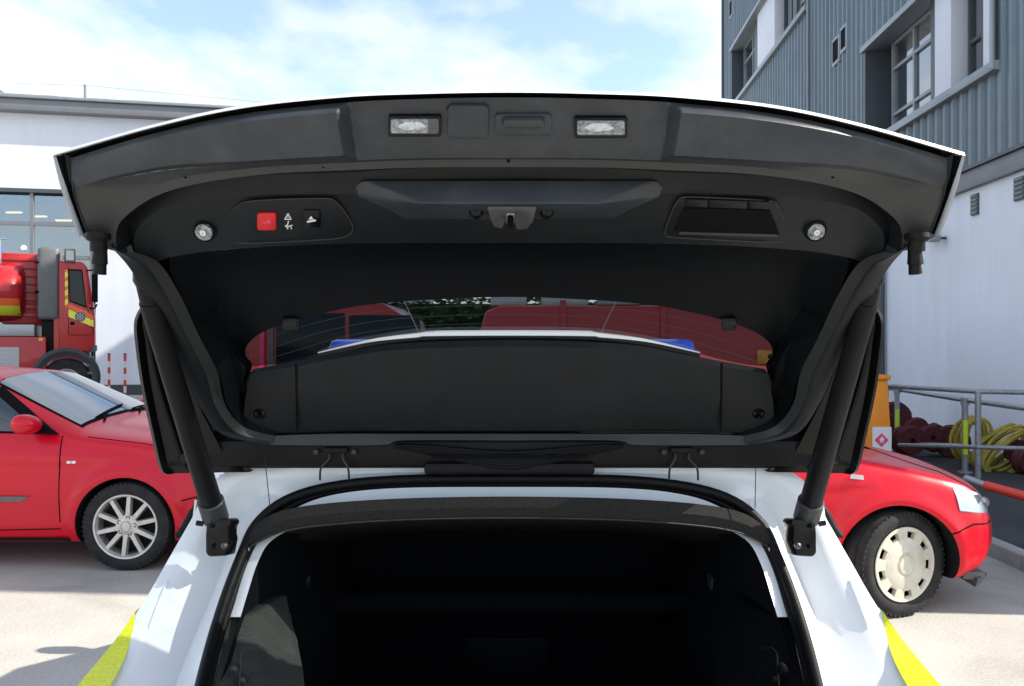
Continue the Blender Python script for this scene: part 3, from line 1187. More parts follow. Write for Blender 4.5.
carL = make_hatch('parked_hatchback', 'red hatchback with ten-spoke silver alloy wheels parked nose in at the left', (-2.746, 6.53, 0), 0.0, M['red'], 'alloy')
bd = MB()
hh = Hatch()
for k in range(2):
    y = -(hh.side_y(-.44, .80) + .004)
    bd.box((-.36 - k * .035, -(hh.side_y(-.38, .775) + .004), .775), (.028, .006, .018))
part('wing_badge', bd, M['marking'], carL, world=False)
RZ = R(-5)
carR = make_hatch('parked_hatchback', 'bright red hatchback with cream slotted wheel covers parked nose towards the kerb at the right',
                  (2.32 + .16 + math.sin(RZ) * -.0, 4.78 + .80, 0), RZ, M['red2'], 'cover', steer=R(24), nose=.71)
# put the near front wheel where it was measured: wheel centre local (0,-.76)
near = Matrix.Rotation(RZ, 3, 'Z') @ Vector((0, -.76, 0))
carR.location = Vector((2.285, 4.80, 0)) - near
tow = MB()
tow.box((.50, -.66, .215), (.13, .06, .05))
part('bumper_flap', tow, M['grey'], carR, world=False, bevel=.01)

carD = make_hatch('parked_hatchback', 'charcoal hatchback mostly hidden beyond the left red car, beside the red and white posts', (-2.9, 8.45, 0), R(180), M['dark_paint'], 'alloy')
for o_, s_ in ((carD, 1.0),):
    pass


# ------------------------------------------------------------------ fire tanker at the left (d = 13 m)
FD = 18.0
ft = thing('fire_tanker', 'red fire tanker with grey exhaust tower and yellow striped cab', 'fire engine', ((95 - 512) / FPX * FD, FD, 0), R(27))


def fb(nm, px0, px1, py0, py1, dy0, dy1, m, parent=None, bevel=0.0, **kw):
    """a box of the tanker: picture columns and rows at its flank, then depth behind the flank"""
    mb = MB()
    mb.bounds(fx(px0), fx(px1), FD + dy0, FD + dy1, fz(py1), fz(py0))
    return part(nm, mb, M[m], parent or ft, bevel=bevel, **kw)


def fz(py):
    return CAM_Z - (py - 343) / FPX * FD


def fx(px):
    return (95 - 512) / FPX * FD + (px - 95) / FPX * FD * .90


lk = fb('locker', -230, 48, 337, 391, 0.0, 2.4, 'truck_red', bevel=.03)
sh = fb('roller_shutter', -60, 23, 347, 385, -0.012, 0.02, 'silver', lk)
for k in range(9):
    mb = MB()
    mb.box((fx(-18), FD - .016, fz(349 + k * 4)), (1.66, .012, .05))
    part('shutter_slat', mb, M['silver'], lk)
fb('locker_lamp', 41, 45, 338, 341, -0.02, 0.02, 'amber', lk)
fb('chassis', -230, 90, 391, 410, 0.3, 2.1, 'dark')
fb('deck_plate', -230, 37, 325, 336.5, 0.06, 2.3, 'silver', bevel=.02)
bk = fb('bulkhead', 3, 42, 253, 324, 0.80, 2.2, 'truck_red', bevel=.03)
for k in range(8):
    mb = MB()
    mb.box((fx(22), FD + .785, fz(259 + k * 8)), (.80, .05, .08))
    part('bulkhead_rib', mb, M['truck_red'], bk, bevel=.012)
tk = MB()
TC = Vector((0, FD + 1.10, fz(292)))
rings = []
for (px, kk) in ((-230, 1), (8, 1), (14, .985), (19, .95), (23, .88), (25.5, .72), (26.5, .4)):
    rings.append([Vector((fx(px), TC.y + 1.1 * kk * math.cos(q), TC.z + .68 * kk * math.sin(q))) for q in [2 * math.pi * i / 40 for i in range(40)]])
tk.loft(rings, closed=True, cap=True)
tko = part('water_tank', tk, M['truck_red'], ft, angle=60)
for (py0, py1, mm, nm) in ((300, 307, 'orange_red', 'orange_stripe'), (307, 316, 'yellow', 'yellow_stripe')):
    rr = []
    for (px, kk) in ((-230, 1), (8, 1), (14, .985), (19, .95), (22.5, .89)):
        row = []
        for j in range(4):
            z = fz(py0 + (py1 - py0) * j / 3)
            sn = max(-1, min(1, (z - TC.z) / (.68 * kk)))
            row.append(Vector((fx(px), TC.y - 1.1 * kk * math.sqrt(1 - sn * sn) - .008, z)))
        rr.append(row)
    mb = MB()
    mb.loft(rr)
    part(nm, mb, M[mm], tko)
mb = MB()
mb.box((fx(14), FD + .12, fz(289)), (.10, .10, .10))
part('side_lamp', mb, M['marking'], tko, bevel=.015)
mb = MB()
mb.tube([(fx(4), FD + .3, fz(262)), (fx(4), FD + .3, fz(243))], .025, 8)
mb.tube([(fx(-6), FD + .3, fz(243)), (fx(10), FD + .3, fz(242))], .018, 8)
part('tank_rail', mb, M['sill'], ft)
mb = MB()
mb.lathe([(.001, .0), (.09, .0), (.09, .10), (.06, .15), (.001, .16)], 'z', c=(fx(1), FD + .5, fz(254)), seg=20)
part('beacon', mb, M['blue'], ft, label='blue beacon')
mb = MB()
mb.lathe([(.001, -.05), (.05, -.05), (.062, -.03), (.062, .02), (.001, .03)], 'y', c=(fx(26), FD + .3, fz(250)), seg=20)
lm_ = part('work_lamp', mb, M['marking'], ft)
tw = fb('exhaust_tower', 39.5, 61, 248.5, 320, 0.05, 1.0, 'grey', bevel=.09, seg=3)
for zz in (264, 293):
    mb = MB()
    mb.tube([(fx(37), FD + .1, fz(zz)), (fx(41), FD + .1, fz(zz))], .03, 8)
    part('clamp', mb, M['gap'], tw)
fb('tower_foot', 43, 58, 320.5, 352, 0.2, 1.0, 'dark', bevel=.02)
fb('roof_lamp', 65, 76, 250, 263.5, -0.05, 0.12, 'grey', bevel=.02)
fb('lamp_glass', 67, 74.5, 252, 261.5, -0.057, -0.03, 'pane_dark')
# cab: side outline with raked front, extruded across
mb = MB()
out = [(60, 262), (83, 262), (88, 268), (93, 300), (95, 318), (95, 345), (88, 352), (60, 352)]
mb.prism([Vector((fx(a), FD, fz(b))) for a, b in out], [Vector((fx(a), FD + 2.35, fz(b))) for a, b in out])
cab = part('cab', mb, M['truck_red'], ft, bevel=.05, seg=3)
fb('cab_back', 55, 60, 266, 350, 0.1, 2.2, 'truck_red')
def fpoly(nm, pts, o0, o1, m, p, bevel=0):
    mb = MB()
    mb.prism([Vector((fx(a), FD - o1, fz(b))) for a, b in pts], [Vector((fx(a), FD - o0, fz(b))) for a, b in pts])
    return part(nm, mb, M[m], p, bevel=bevel)
fpoly('window_seal', [(69, 270), (82.5, 270), (86, 300), (86.5, 308), (70, 302)], -.02, .006, 'gap', cab)
fpoly('cab_window', [(70, 271.5), (81.5, 271.5), (85, 300), (85.5, 306), (71, 301)], -.02, .012, 'tint_glass', cab)
fpoly('pillar_stripe', [(65.5, 271), (68.5, 270), (69.5, 308), (66.5, 308)], -.02, .008, 'orange_red', cab)
for k in range(4):
    fpoly('pillar_mark', [(65.8, 274 + k * 9), (68.4, 272 + k * 9), (68.8, 277 + k * 9), (66.0, 279 + k * 9)], -.02, .011, 'yellow', cab)
fpoly('orange_band', [(69, 304), (86.5, 311), (93.5, 316), (93.5, 320), (69, 309)], -.02, .009, 'orange_red', cab)
fpoly('yellow_band', [(69, 309.5), (93.5, 320.5), (93.5, 327), (69, 317)], -.02, .009, 'yellow', cab)
# crest: dark round shield with a pale centre
mb = MB()
mb.lathe([(.001, -.016), (.105, -.016), (.105, .01)], 'y', c=(fx(80.5), FD, fz(317)), seg=24)
cr_ = part('crest', mb, M['trim_dark'], cab)
mb = MB()
for k in range(8):
    q = 2 * math.pi * k / 8
    mb.box((fx(80.5) + .06 * math.cos(q), FD - .018, fz(317) + .06 * math.sin(q)), (.02, .006, .05), Matrix.Rotation(-q + math.pi / 2, 3, 'Y'))
mb.box((fx(80.5), FD - .018, fz(317)), (.03, .006, .04))
part('crest_star', mb, M['silver'], cr_)
mb = MB()
mb.tube([(fx(69), FD - .004, fz(268)), (fx(69), FD - .004, fz(335))], .006, 6)
mb.tube([(fx(69), FD - .004, fz(335)), (fx(93), FD - .004, fz(335))], .006, 6)
mb.tube([(fx(87), FD - .004, fz(305)), (fx(94), FD - .004, fz(334))], .006, 6)
part('door_seam', mb, M['gap'], cab)
fb('door_handle', 71, 75, 322, 325, -.03, .01, 'gap', cab, bevel=.01)
mb = MB()
mb.bounds(fx(84), fx(96.5), FD + .08, FD + 2.25, fz(352), fz(345))
part('bumper', mb, M['grey'], ft, bevel=.03)
for zz in (356, 364, 372, 380):
    fb('cab_step', 87.5, 93.5, zz, zz + 2.2, -.02, .35, 'grey', bevel=.01)
fb('step_side', 91, 93, 352, 392, .36, .42, 'dark')
mb = MB()
mb.tube([(fx(87), FD - .02, fz(271)), (fx(93), FD - .25, fz(271)), (fx(97), FD - .32, fz(274))], .018, 8)
part('mirror_arm', mb, M['gap'], ft)
mb = MB()
mb.tube([(fx(90), FD - .02, fz(308)), (fx(95), FD - .25, fz(309)), (fx(97), FD - .32, fz(305))], .018, 8)
mo_ = part('mirror_arm', mb, M['gap'], ft)
fb('mirror', 92, 98, 275, 303, -.38, -.26, 'gap', mo_, bevel=.03)
# front wheel and its mudguard
WX, WZ, WR = fx(67), 0.76, 0.50
mb = MB()
rings = []
for k in range(25):
    q = R(-15 + 210 * k / 24)
    rings.append([Vector((WX + r_ * math.cos(q), FD + y_, WZ + .08 + r_ * math.sin(q))) for r_, y_ in ((.50, .0), (.60, -.04), (.68, .0), (.68, .55), (.50, .55))])
mb.loft(rings, closed=True, cap=True)
part('mudguard', mb, M['collar'], ft)
mb = tyre_mb(.51, .32, .29)
mb.v = [p + Vector((WX, FD + .22, WZ)) for p in mb.v]
tw_ = part('wheel', mb, M['tyre'], ft)
mb = MB()
mb.lathe([(.29, -.15), (.27, -.17), (.23, -.11), (.12, -.09), (.11, -.17), (.001, -.19)], 'y', c=(WX, FD + .22, WZ), seg=32)
part('rim', mb, M['alloy'], tw_)
for k in range(8):
    q = 2 * math.pi * k / 8
    mb = MB()
    mb.lathe([(.018, -.06), (.018, -.12), (.001, -.125)], 'y', c=(WX + .17 * math.cos(q), FD + .22, WZ + .17 * math.sin(q)), seg=8)
    part('wheel_nut', mb, M['steel'], tw_)
for px in (-150, -70):
    mb = tyre_mb(.50, .30, .29)
    mb.v = [p + Vector((fx(px), FD + .22, WZ)) for p in mb.v]
    part('wheel', mb, M['tyre'], ft)

# red and white marker posts by the white wall
for (px, base, lab, d) in ((109, 391, 'nearer the tanker', 23.6), (125, 397, 'nearer the police car', 23.2)):
    p0 = W(px, base, d)
    t = thing('marker_post', 'slim red and white banded post by the white wall, the one ' + lab, 'post', (p0.x, p0.y, 0), group='banded marker posts')
    hgt = CAM_Z - (355 - 343) * d / FPX
    for k in range(7):
        mb = MB()
        mb.tube([(p0.x, p0.y, hgt * k / 7), (p0.x, p0.y, hgt * (k + 1) / 7)], .038, 12)
        part('band', mb, M['pole_red'] if k % 2 == 0 else M['marking'], t)
    mb = MB()
    mb.tube([(p0.x, p0.y, hgt), (p0.x, p0.y, hgt + .05)], .044, 12)
    part('cap', mb, M['grey'], t)


# ------------------------------------------------------------------ red vans and hedge seen through the tailgate glass
def make_van(label, x0, x1, y, ztop, glazed, nose):
    t = thing('parked_van', label, 'van', ((x0 + x1) / 2, y + .9, 0))
    out = [(0, .35), (0, ztop * .55), (.10, ztop * .90), (.22, ztop * .985), (.5, ztop), (.93, ztop), (.99, ztop * .95), (1, ztop * .5), (1, .35)]
    if nose < 0:
        out = [(0, .35), (0, ztop * .70), (.008, ztop * .88), (.02, ztop * .965), (.06, ztop), (.93, ztop), (.99, ztop * .95), (1, ztop * .5), (1, .35)]
        out = [(1 - a, b) for a, b in out]
    out = [(x0 + (x1 - x0) * (1 - a), b) for a, b in out] if nose > 0 else [(x0 + (x1 - x0) * (1 - a), b) for a, b in out]
    mb = MB()
    rr = []
    for dy, k in ((0.0, .97), (.05, 1.0), (1.8, 1.0), (1.85, .97)):
        rr.append([Vector((a, y + dy, (b - .9) * k + .9)) for a, b in out])
    mb.loft(rr, closed=True, cap=True)
    part('body', mb, M['truck_red'], t, bevel=.03)
    return t


VY = 9.5
van1 = make_van('red van with dark side windows, seen through the left of the tailgate glass', -3.35, -1.02, VY, 2.13, True, 1)


def vbox(t, nm, px0, px1, py0, py1, m, o0=-.015, o1=.03, lab=None):
    a, b = W(px0, py1, VY), W(px1, py0, VY)
    mb = MB()
    mb.bounds(a.x, b.x, VY + o0, VY + o1, a.z, b.z)
    return part(nm, mb, M[m], t, bevel=.008, label=lab)


vbox(van1, 'side_window', 276, 345, 313, 372, 'tint_glass')
vbox(van1, 'side_window', 349, 420, 315, 372, 'tint_glass')
vbox(van1, 'window_pillar', 260, 265, 308, 372, 'pink', -.03, lab='bright pink-red pillar tape')
vbox(van1, 'window_pillar', 269, 274, 312, 372, 'grey', -.02)
vbox(van1, 'rubbing_strip', 240, 424, 392, 397, 'gap')
for xx in (-2.9, -1.5):
    mb = tyre_mb(.34, .22, .21)
    mb.v = [p + Vector((xx, VY + .10, .34)) for p in mb.v]
    w_ = part('wheel', mb, M['tyre'], van1)
    mb = MB()
    mb.lathe([(.21, -.10), (.19, -.08), (.06, -.06), (.05, -.10), (.001, -.11)], 'y', c=(xx, VY + .10, .34), seg=24)
    part('rim', mb, M['alloy'], w_)
van2 = make_van('plain red van with amber corner lamp, behind the right of the tailgate glass', -0.40, 3.9, VY, 2.07, False, -1)
mb = MB()
mb.lathe([(.001, -.03), (.075, -.03), (.085, .0), (.085, .02)], 'y', c=W(767, 357, VY) + Vector((0, -.0, 0)), seg=20)
lm = part('corner_lamp', mb, M['amber'], van2, label='amber corner lamp')
mb = MB()
mb.lathe([(.001, -.045), (.035, -.045), (.035, .02)], 'y', c=W(770, 357, VY), seg=14)
part('lamp_centre', mb, M['gap'], lm)
vbox(van2, 'lamp_plate', 757, 775, 350, 364, 'amber', -.02, .02)
for (a, b) in ((490, 527), (543, 590)):
    vbox(van2, 'roof_box', a, b, 296, 305, 'silver', .2, .9)
vbox(van2, 'side_rib', 560, 566, 300, 400, 'truck_red', -.035)
vbox(van2, 'side_rib', 660, 666, 300, 400, 'truck_red', -.035)
vbox(van2, 'warning_light', 598, 640, 299.5, 304.5, 'sill', .1, .5)
for xx in (0.4, 3.0):
    mb = tyre_mb(.34, .22, .21)
    mb.v = [p + Vector((xx, VY + .10, .34)) for p in mb.v]
    w_ = part('wheel', mb, M['tyre'], van2)
    mb = MB()
    mb.lathe([(.21, -.10), (.19, -.08), (.06, -.06), (.05, -.10), (.001, -.11)], 'y', c=(xx, VY + .10, .34), seg=24)
    part('rim', mb, M['alloy'], w_)

hg = thing('hedge', 'clipped green hedge behind the two red vans, seen through the tailgate glass', 'hedge', (.6, 18, 0))
mb = MB()
for k in range(11000):
    p = Vector((random.uniform(-3.3, 4.6), random.gauss(17.8, .22), random.uniform(.1, 2.62)))
    s_ = random.uniform(.05, .11)
    rot = Matrix.Rotation(random.uniform(0, 6.3), 3, 'Z') @ Matrix.Rotation(random.uniform(-1.2, 1.2), 3, 'X')
    mb.add([p + rot @ Vector(q) for q in ((-s_, 0, 0), (0, -s_ * .5, 0), (s_, 0, s_ * .2), (0, s_ * .5, 0))], [(0, 1, 2, 3)])
mb.bounds(-3.2, 4.5, 17.9, 18.4, .1, 2.5)
part('foliage', mb, M['leaf'], hg, smooth=False)
for xx in (-2.6, -1.2, .2, 1.6, 3.0, 4.2):
    mb = MB()
    mb.tube([(xx, 18, 0), (xx + .05, 18, .8), (xx, 18.05, 1.7)], [.05, .035, .015], 8)
    part('trunk', mb, M['bark'], hg)


# ------------------------------------------------------------------ railings, hoses and orange bin at the right
ra = thing('handrail', 'grey tube handrail with hi-vis taped posts, nearer the red car', 'handrail', (5.5, 10.5, .1))


def gtube(nm, pts, r, parent, m='galv', lab=None):
    mb = MB()
    mb.tube(pts, r, 12)
    return part(nm, mb, M[m], parent, label=lab)


A0, A1, A2 = W(886, 387.5, 11.9), W(965, 400, 9.4), W(1046, 411, 7.9)
gtube('top_rail', [A0, A1, A2], .030, ra)
for (px, yt, yb, d, ty0, ty1) in ((897, 390, 456, 11.3, 409, 437), (965, 401, 482, 9.35, 420, 454)):
    p = W(px, yt, d)
    po = gtube('post', [(p.x, p.y, .1), (p.x, p.y, p.z)], .034, ra)
    mb = MB()
    a, b = W(px, ty0, d), W(px, ty1, d)
    mb.tube([(p.x - .012, p.y - .03, b.z), (p.x - .012, p.y - .03, a.z)], .026, 10)
    part('hi_vis_tape', mb, M['hi_vis'], po)
    mb = MB()
    mb.tube([(p.x, p.y, p.z - .05), (p.x, p.y, p.z + .035)], .046, 12)
    part('tee_joint', mb, M['galv'], po)
    mb = MB()
    mb.tube([(p.x, p.y, .1), (p.x, p.y, .115)], .08, 14)
    part('base_flange', mb, M['galv'], po)
B0, B1_ = W(899, 443.5, 11.2), W(965, 446, 9.35)
gtube('lower_rail', [B0, B1_], .026, ra)
rb2 = thing('handrail', 'long grey handrail running in front of the yellow hose coils', 'handrail', (5.3, 9, .1))
C0, C1, C2 = W(886, 386, 10.1), W(978, 391.5, 8.9), W(1060, 393, 8.75)
gtube('top_rail', [C0, C1, C2], .028, rb2)
D1, D2 = W(978, 447, 8.88), W(1060, 449.5, 8.75)
gtube('lower_rail', [W(899, 445, 9.9), D1, D2], .024, rb2)
gtube('post', [(C1.x, C1.y, .1), C1], .032, rb2)
gtube('post', [(C0.x, C0.y, .1), C0], .032, rb2)
gtube('post', [(C2.x, C2.y, .1), C2], .032, rb2)
bp = thing('barrier_pole', 'red barrier pole with a grey end sloping down in front of the handrail', 'barrier pole', (4.6, 7, .1))
E0, E1, E2 = W(966, 478, 7.3), W(986, 485.5, 7.1), W(1070, 509, 6.4)
gtube('pole_end', [E0, E1], .032, bp)
gtube('pole', [E1, E2], .042, bp, 'pole_red')
gtube('stand', [(E0.x, E0.y, .1), E0], .03, bp)
gtube('stand', [(E2.x, E2.y, .1), E2], .03, bp)


def coil(label, px, py, d, rx, rz, turns, tilt, seedv):
    c = W(px, py, d)
    t = thing('hose_coil', label, 'hose', (c.x, c.y, .1), group='yellow hose coils')
    rr = random.Random(seedv)
    mb = MB()
    for k in range(turns):
        P = []
        ox, oy, oz = rr.uniform(-.05, .05), (k - turns / 2) * .035 + rr.uniform(-.02, .02), rr.uniform(-.03, .03)
        f = rr.uniform(.82, 1.04)
        rot = Matrix.Rotation(tilt + rr.uniform(-.1, .1), 3, 'Y')
        for i in range(29):
            q = 2 * math.pi * i / 28
            P.append(c + rot @ Vector((ox + rx * f * math.cos(q), oy + .02 * math.sin(3 * q + k), oz + rz * f * math.sin(q) * (1 if math.sin(q) > 0 else .85))))
        m2 = MB()
        m2.tube(P, .020, 7, cap=False)
        part('hose_turn', m2, M['hose_y'], t)
    return t


coil('yellow hose coil standing between the taped post and the next post', 970, 441, 9.9, .17, .30, 9, .12, 3)
coil('larger yellow hose coil leaning over at the right end of the railings', 1001, 452, 9.6, .17, .42, 11, .85, 5)


def heap(label, px, py, d, w, hgt, seedv):
    c = W(px, py, d)
    t = thing('hose_roll', label, 'hose', (c.x, c.y, .1), group='dull red hose heaps')
    rr = random.Random(seedv)
    for k in range(7):
        x = rr.uniform(-.5, .5) * w
        r_ = hgt * rr.uniform(.22, .34)
        z = .1 + r_ + (hgt - 2 * r_) * max(0, 1 - abs(2 * x / w)) * rr.uniform(.3, 1)
        m2 = MB()
        ax = rr.uniform(-.7, .7)
        for j in range(5):
            P = []
            for i in range(21):
                q = 2 * math.pi * i / 20
                v = Vector((r_ * (1 - .17 * j) * math.cos(q), rr.uniform(-.006, .006), r_ * (1 - .17 * j) * math.sin(q)))
                v.rotate(Matrix.Rotation(ax, 3, 'Z'))
                P.append(Vector((c.x + x, c.y + rr.uniform(-.01, .01) + (k % 3) * .12, z)) + v)
            m2.tube(P, r_ * .10, 7, cap=False)
            m2.v = [Vector(p) for p in m2.v]
        # the hose's flat width
        m2.lathe([(r_ * .2, -.06), (r_ * .98, -.06), (r_ * 1.02, 0), (r_ * .98, .06), (r_ * .2, .06)], 'y', c=(c.x + x, c.y + (k % 3) * .12, z), seg=24, rot=Matrix.Rotation(ax, 3, 'Z'))
        part('roll', m2, M['hose_r'], t)
    return t


heap('pile of dull red hose rolls against the white wall, left of the yellow coils', 926, 445, 10.6, .75, .62, 2)
heap('smaller dull red hose roll pile behind the far left taped post', 893, 435, 11.7, .45, .75, 8)
heap('dull red hose rolls at the right edge, beyond the larger yellow coil', 1038, 462, 9.3, .4, .42, 11)

ob = thing('orange_bin', 'tall orange container with a pink flammable diamond label, behind the bright red car', 'container', (3.95, 8.3, .1))
D_ = 8.3
mb = MB()
f = [W(846, 470, D_), W(893.5, 470, D_), W(888, 380, D_), W(852, 380, D_)]
mb.prism(f, [p + Vector((.02, .45, 0)) for p in f])
low = [W(845, 520, D_), W(894.5, 520, D_)]
mb2 = MB()
mb2.prism([low[0], low[1], f[1], f[0]], [p + Vector((.02, .45, 0)) for p in (low[0], low[1], f[1], f[0])])
obm = part('body', mb, M['orange'], ob, bevel=.015)
part('foot', mb2, M['orange'], ob, bevel=.01)
mb = MB()
a, b = W(850, 380, D_), W(890, 375, D_)
mb.bounds(a.x, b.x, D_ - .03, D_ + .50, a.z + .002, b.z)
part('lid', mb, M['orange'], ob, bevel=.012)
lab_ = MB()
a, b = W(872, 456, D_), W(891, 427, D_)
lab_.bounds(a.x, b.x, D_ - .012, D_ - .002, a.z, b.z)
lo = part('label_plate', lab_, M['marking'], ob)
c = W(881, 440, D_)
mb = MB()
s_ = .073
mb.prism([c + Vector(q) for q in ((0, -.016, s_), (s_, -.016, 0), (0, -.016, -s_), (-s_, -.016, 0))], [c + Vector(q) for q in ((0, -.012, s_), (s_, -.012, 0), (0, -.012, -s_), (-s_, -.012, 0))])
dm = part('hazard_diamond', mb, M['pink'], lo, smooth=False)
mb = MB()
fl_ = [(0, .042), (.012, .022), (.020, .028), (.024, .004), (.014, -.012), (-.014, -.012), (-.024, .006), (-.016, .022), (-.010, .014)]
mb.prism([c + Vector((x, -.019, z)) for x, z in fl_], [c + Vector((x, -.0165, z)) for x, z in fl_])
mb.bounds(c.x - .022, c.x + .022, D_ - .019, D_ - .0165, c.z - .024, c.z - .018)
part('flame_symbol', mb, M['marking'], lo, smooth=False)


# ------------------------------------------------------------------ the police car
pc = thing('police_car', 'white hatchback with yellow reflective edges and its tailgate raised, seen from behind', 'car', (0, 3.1, 0))
XC = (CX - 512) / FPX

# --- rear frame of the body
SEAL = [(509, 478, 1.575), (400, 479, 1.575), (330, 486, 1.57), (285, 500, 1.56), (258, 524, 1.54), (243, 556, 1.505), (229, 592, 1.45), (214, 640, 1.37), (202, 688, 1.28), (188, 750, 1.17)]
CH1 = [(509, 475, 1.585), (395, 476, 1.585), (310, 483, 1.58), (262, 497, 1.575), (236, 524, 1.56), (222, 560, 1.535), (206, 600, 1.485), (187, 645, 1.405), (169, 690, 1.32), (146, 750, 1.21)]
CH2 = [(509, 470, 1.595), (385, 470, 1.595), (290, 474, 1.59), (243, 486, 1.588), (213, 518, 1.57), (195, 556, 1.535), (177, 597, 1.475), (152, 641, 1.395), (124, 688, 1.30), (90, 750, 1.19)]
OUTL = [(509, 463, 1.605), (380, 462.5, 1.605), (256, 464, 1.60), (213, 482, 1.592), (191, 520, 1.57), (168, 560, 1.525), (143, 603, 1.45), (111, 648, 1.365), (78, 688, 1.285), (28, 750, 1.18)]
n = 5
bmb = MB()
ringS, ring1, ring2, ringO = (full(c_, n) for c_ in (SEAL, CH1, CH2, OUTL))
ring1 = [p + Vector((0, .030 * max(0, min(1, (abs(p.x) - .46) / .05)), 0)) for p in ring1]
mid12 = [(a + b) / 2 + Vector((0, .004, 0)) for a, b in zip(ring1, ring2)]
mid2O = [(a + b) / 2 + Vector((0, -.004, .003)) for a, b in zip(ring2, ringO)]
inner = [p + Vector((0, .05, 0)) for p in ringS]
bmb.loft([inner, ringS, ring1, mid12, ring2, mid2O, ringO])
# shell forward of the rear outline: the control points are moved to cross sections of the car
ctrlO = [W(*p) for p in OUTL]
SEC = {  # y : [(half width, z)] for the ten outline points from roof centre to waist
    1.78: [(0, 1.405), (.25, 1.403), (.46, 1.388), (.575, 1.345), (.645, 1.26), (.685, 1.16), (.715, 1.11), (.77, 1.05), (.80, .99), (.82, .94)],
    2.2: [(0, 1.44), (.25, 1.438), (.48, 1.42), (.60, 1.37), (.68, 1.24), (.76, 1.10), (.80, 1.03), (.85, .97), (.875, .90), (.885, .82)],
    2.8: [(0, 1.465), (.25, 1.463), (.49, 1.445), (.61, 1.39), (.70, 1.24), (.79, 1.06), (.82, 1.01), (.86, .95), (.89, .87), (.90, .78)],
    3.4: [(0, 1.465), (.25, 1.463), (.49, 1.445), (.61, 1.39), (.70, 1.24), (.79, 1.04), (.82, .99), (.86, .93), (.89, .85), (.90, .76)],
    3.85: [(0, 1.43), (.25, 1.428), (.48, 1.41), (.59, 1.36), (.69, 1.20), (.79, 1.01), (.82, .97), (.86, .91), (.89, .83), (.90, .74)],
    4.35: [(0, 1.03), (.25, 1.025), (.50, 1.01), (.66, .985), (.74, .965), (.79, .94), (.82, .92), (.85, .87), (.88, .79), (.89, .70)],
    4.75: [(0, .93), (.25, .925), (.48, .91), (.62, .885), (.70, .86), (.75, .83), (.78, .79), (.80, .74), (.81, .66), (.81, .58)],
    4.93: [(0, .72), (.22, .715), (.42, .70), (.54, .68), (.60, .65), (.64, .62), (.66, .58), (.67, .54), (.67, .50), (.67, .45)]}


def sec_ring(y, ctrl):
    L_ = [Vector((-a + XC * 1.6, y, z)) for a, z in ctrl][::-1]
    R_ = [Vector((a + XC * 1.6, y, z)) for a, z in ctrl][1:]
    return crom(L_ + R_, n)


rings = [ringO] + [sec_ring(y, c_) for y, c_ in SEC.items()]
bmb.loft(rings)
# lower flanks down to the sill
low_rings = []
for j, r_ in enumerate(rings):
    for e in (0, -1):
        pass
ends = [[r_[0], r_[-1]] for r_ in rings]
for e in (0, 1):
    s_ = -1 if e == 0 else 1
    col = []
    for j, (a, b) in enumerate(ends):
        p = (a, b)[e]
        wl2 = abs(p.x) + (.05 if j > 0 else .06)
        col.append([p, Vector((s_ * min(.90, wl2), p.y, p.z * .75)), Vector((s_ * min(.90, wl2), p.y, .42)), Vector((s_ * min(.84, wl2 - .04), p.y + .0, .20))])
    bmb.loft(col)
body = part('body', bmb, M['white'], pc, angle=38)
# bumper and lower tail
mb = MB()
rr = []
for z, k in ((1.0, 0), (.96, .02), (.80, .05), (.55, .06), (.34, .03), (.22, -.02)):
    rr.append([Vector((XC * 1.2 + x * (.80 + k), 1.17 - k - .10 * math.cos(x * math.pi / 2) + (.06 if z > .95 else 0), z)) for x in [i / 10 - 1 for i in range(21)]])
mb.loft(rr)
part('rear_bumper', mb, M['white'], pc)
mb = MB()
mb.bounds(-.54, .54, 1.06, 1.30, .990, 1.004)
part('load_sill', mb, M['plastic_in'], pc, bevel=.006)
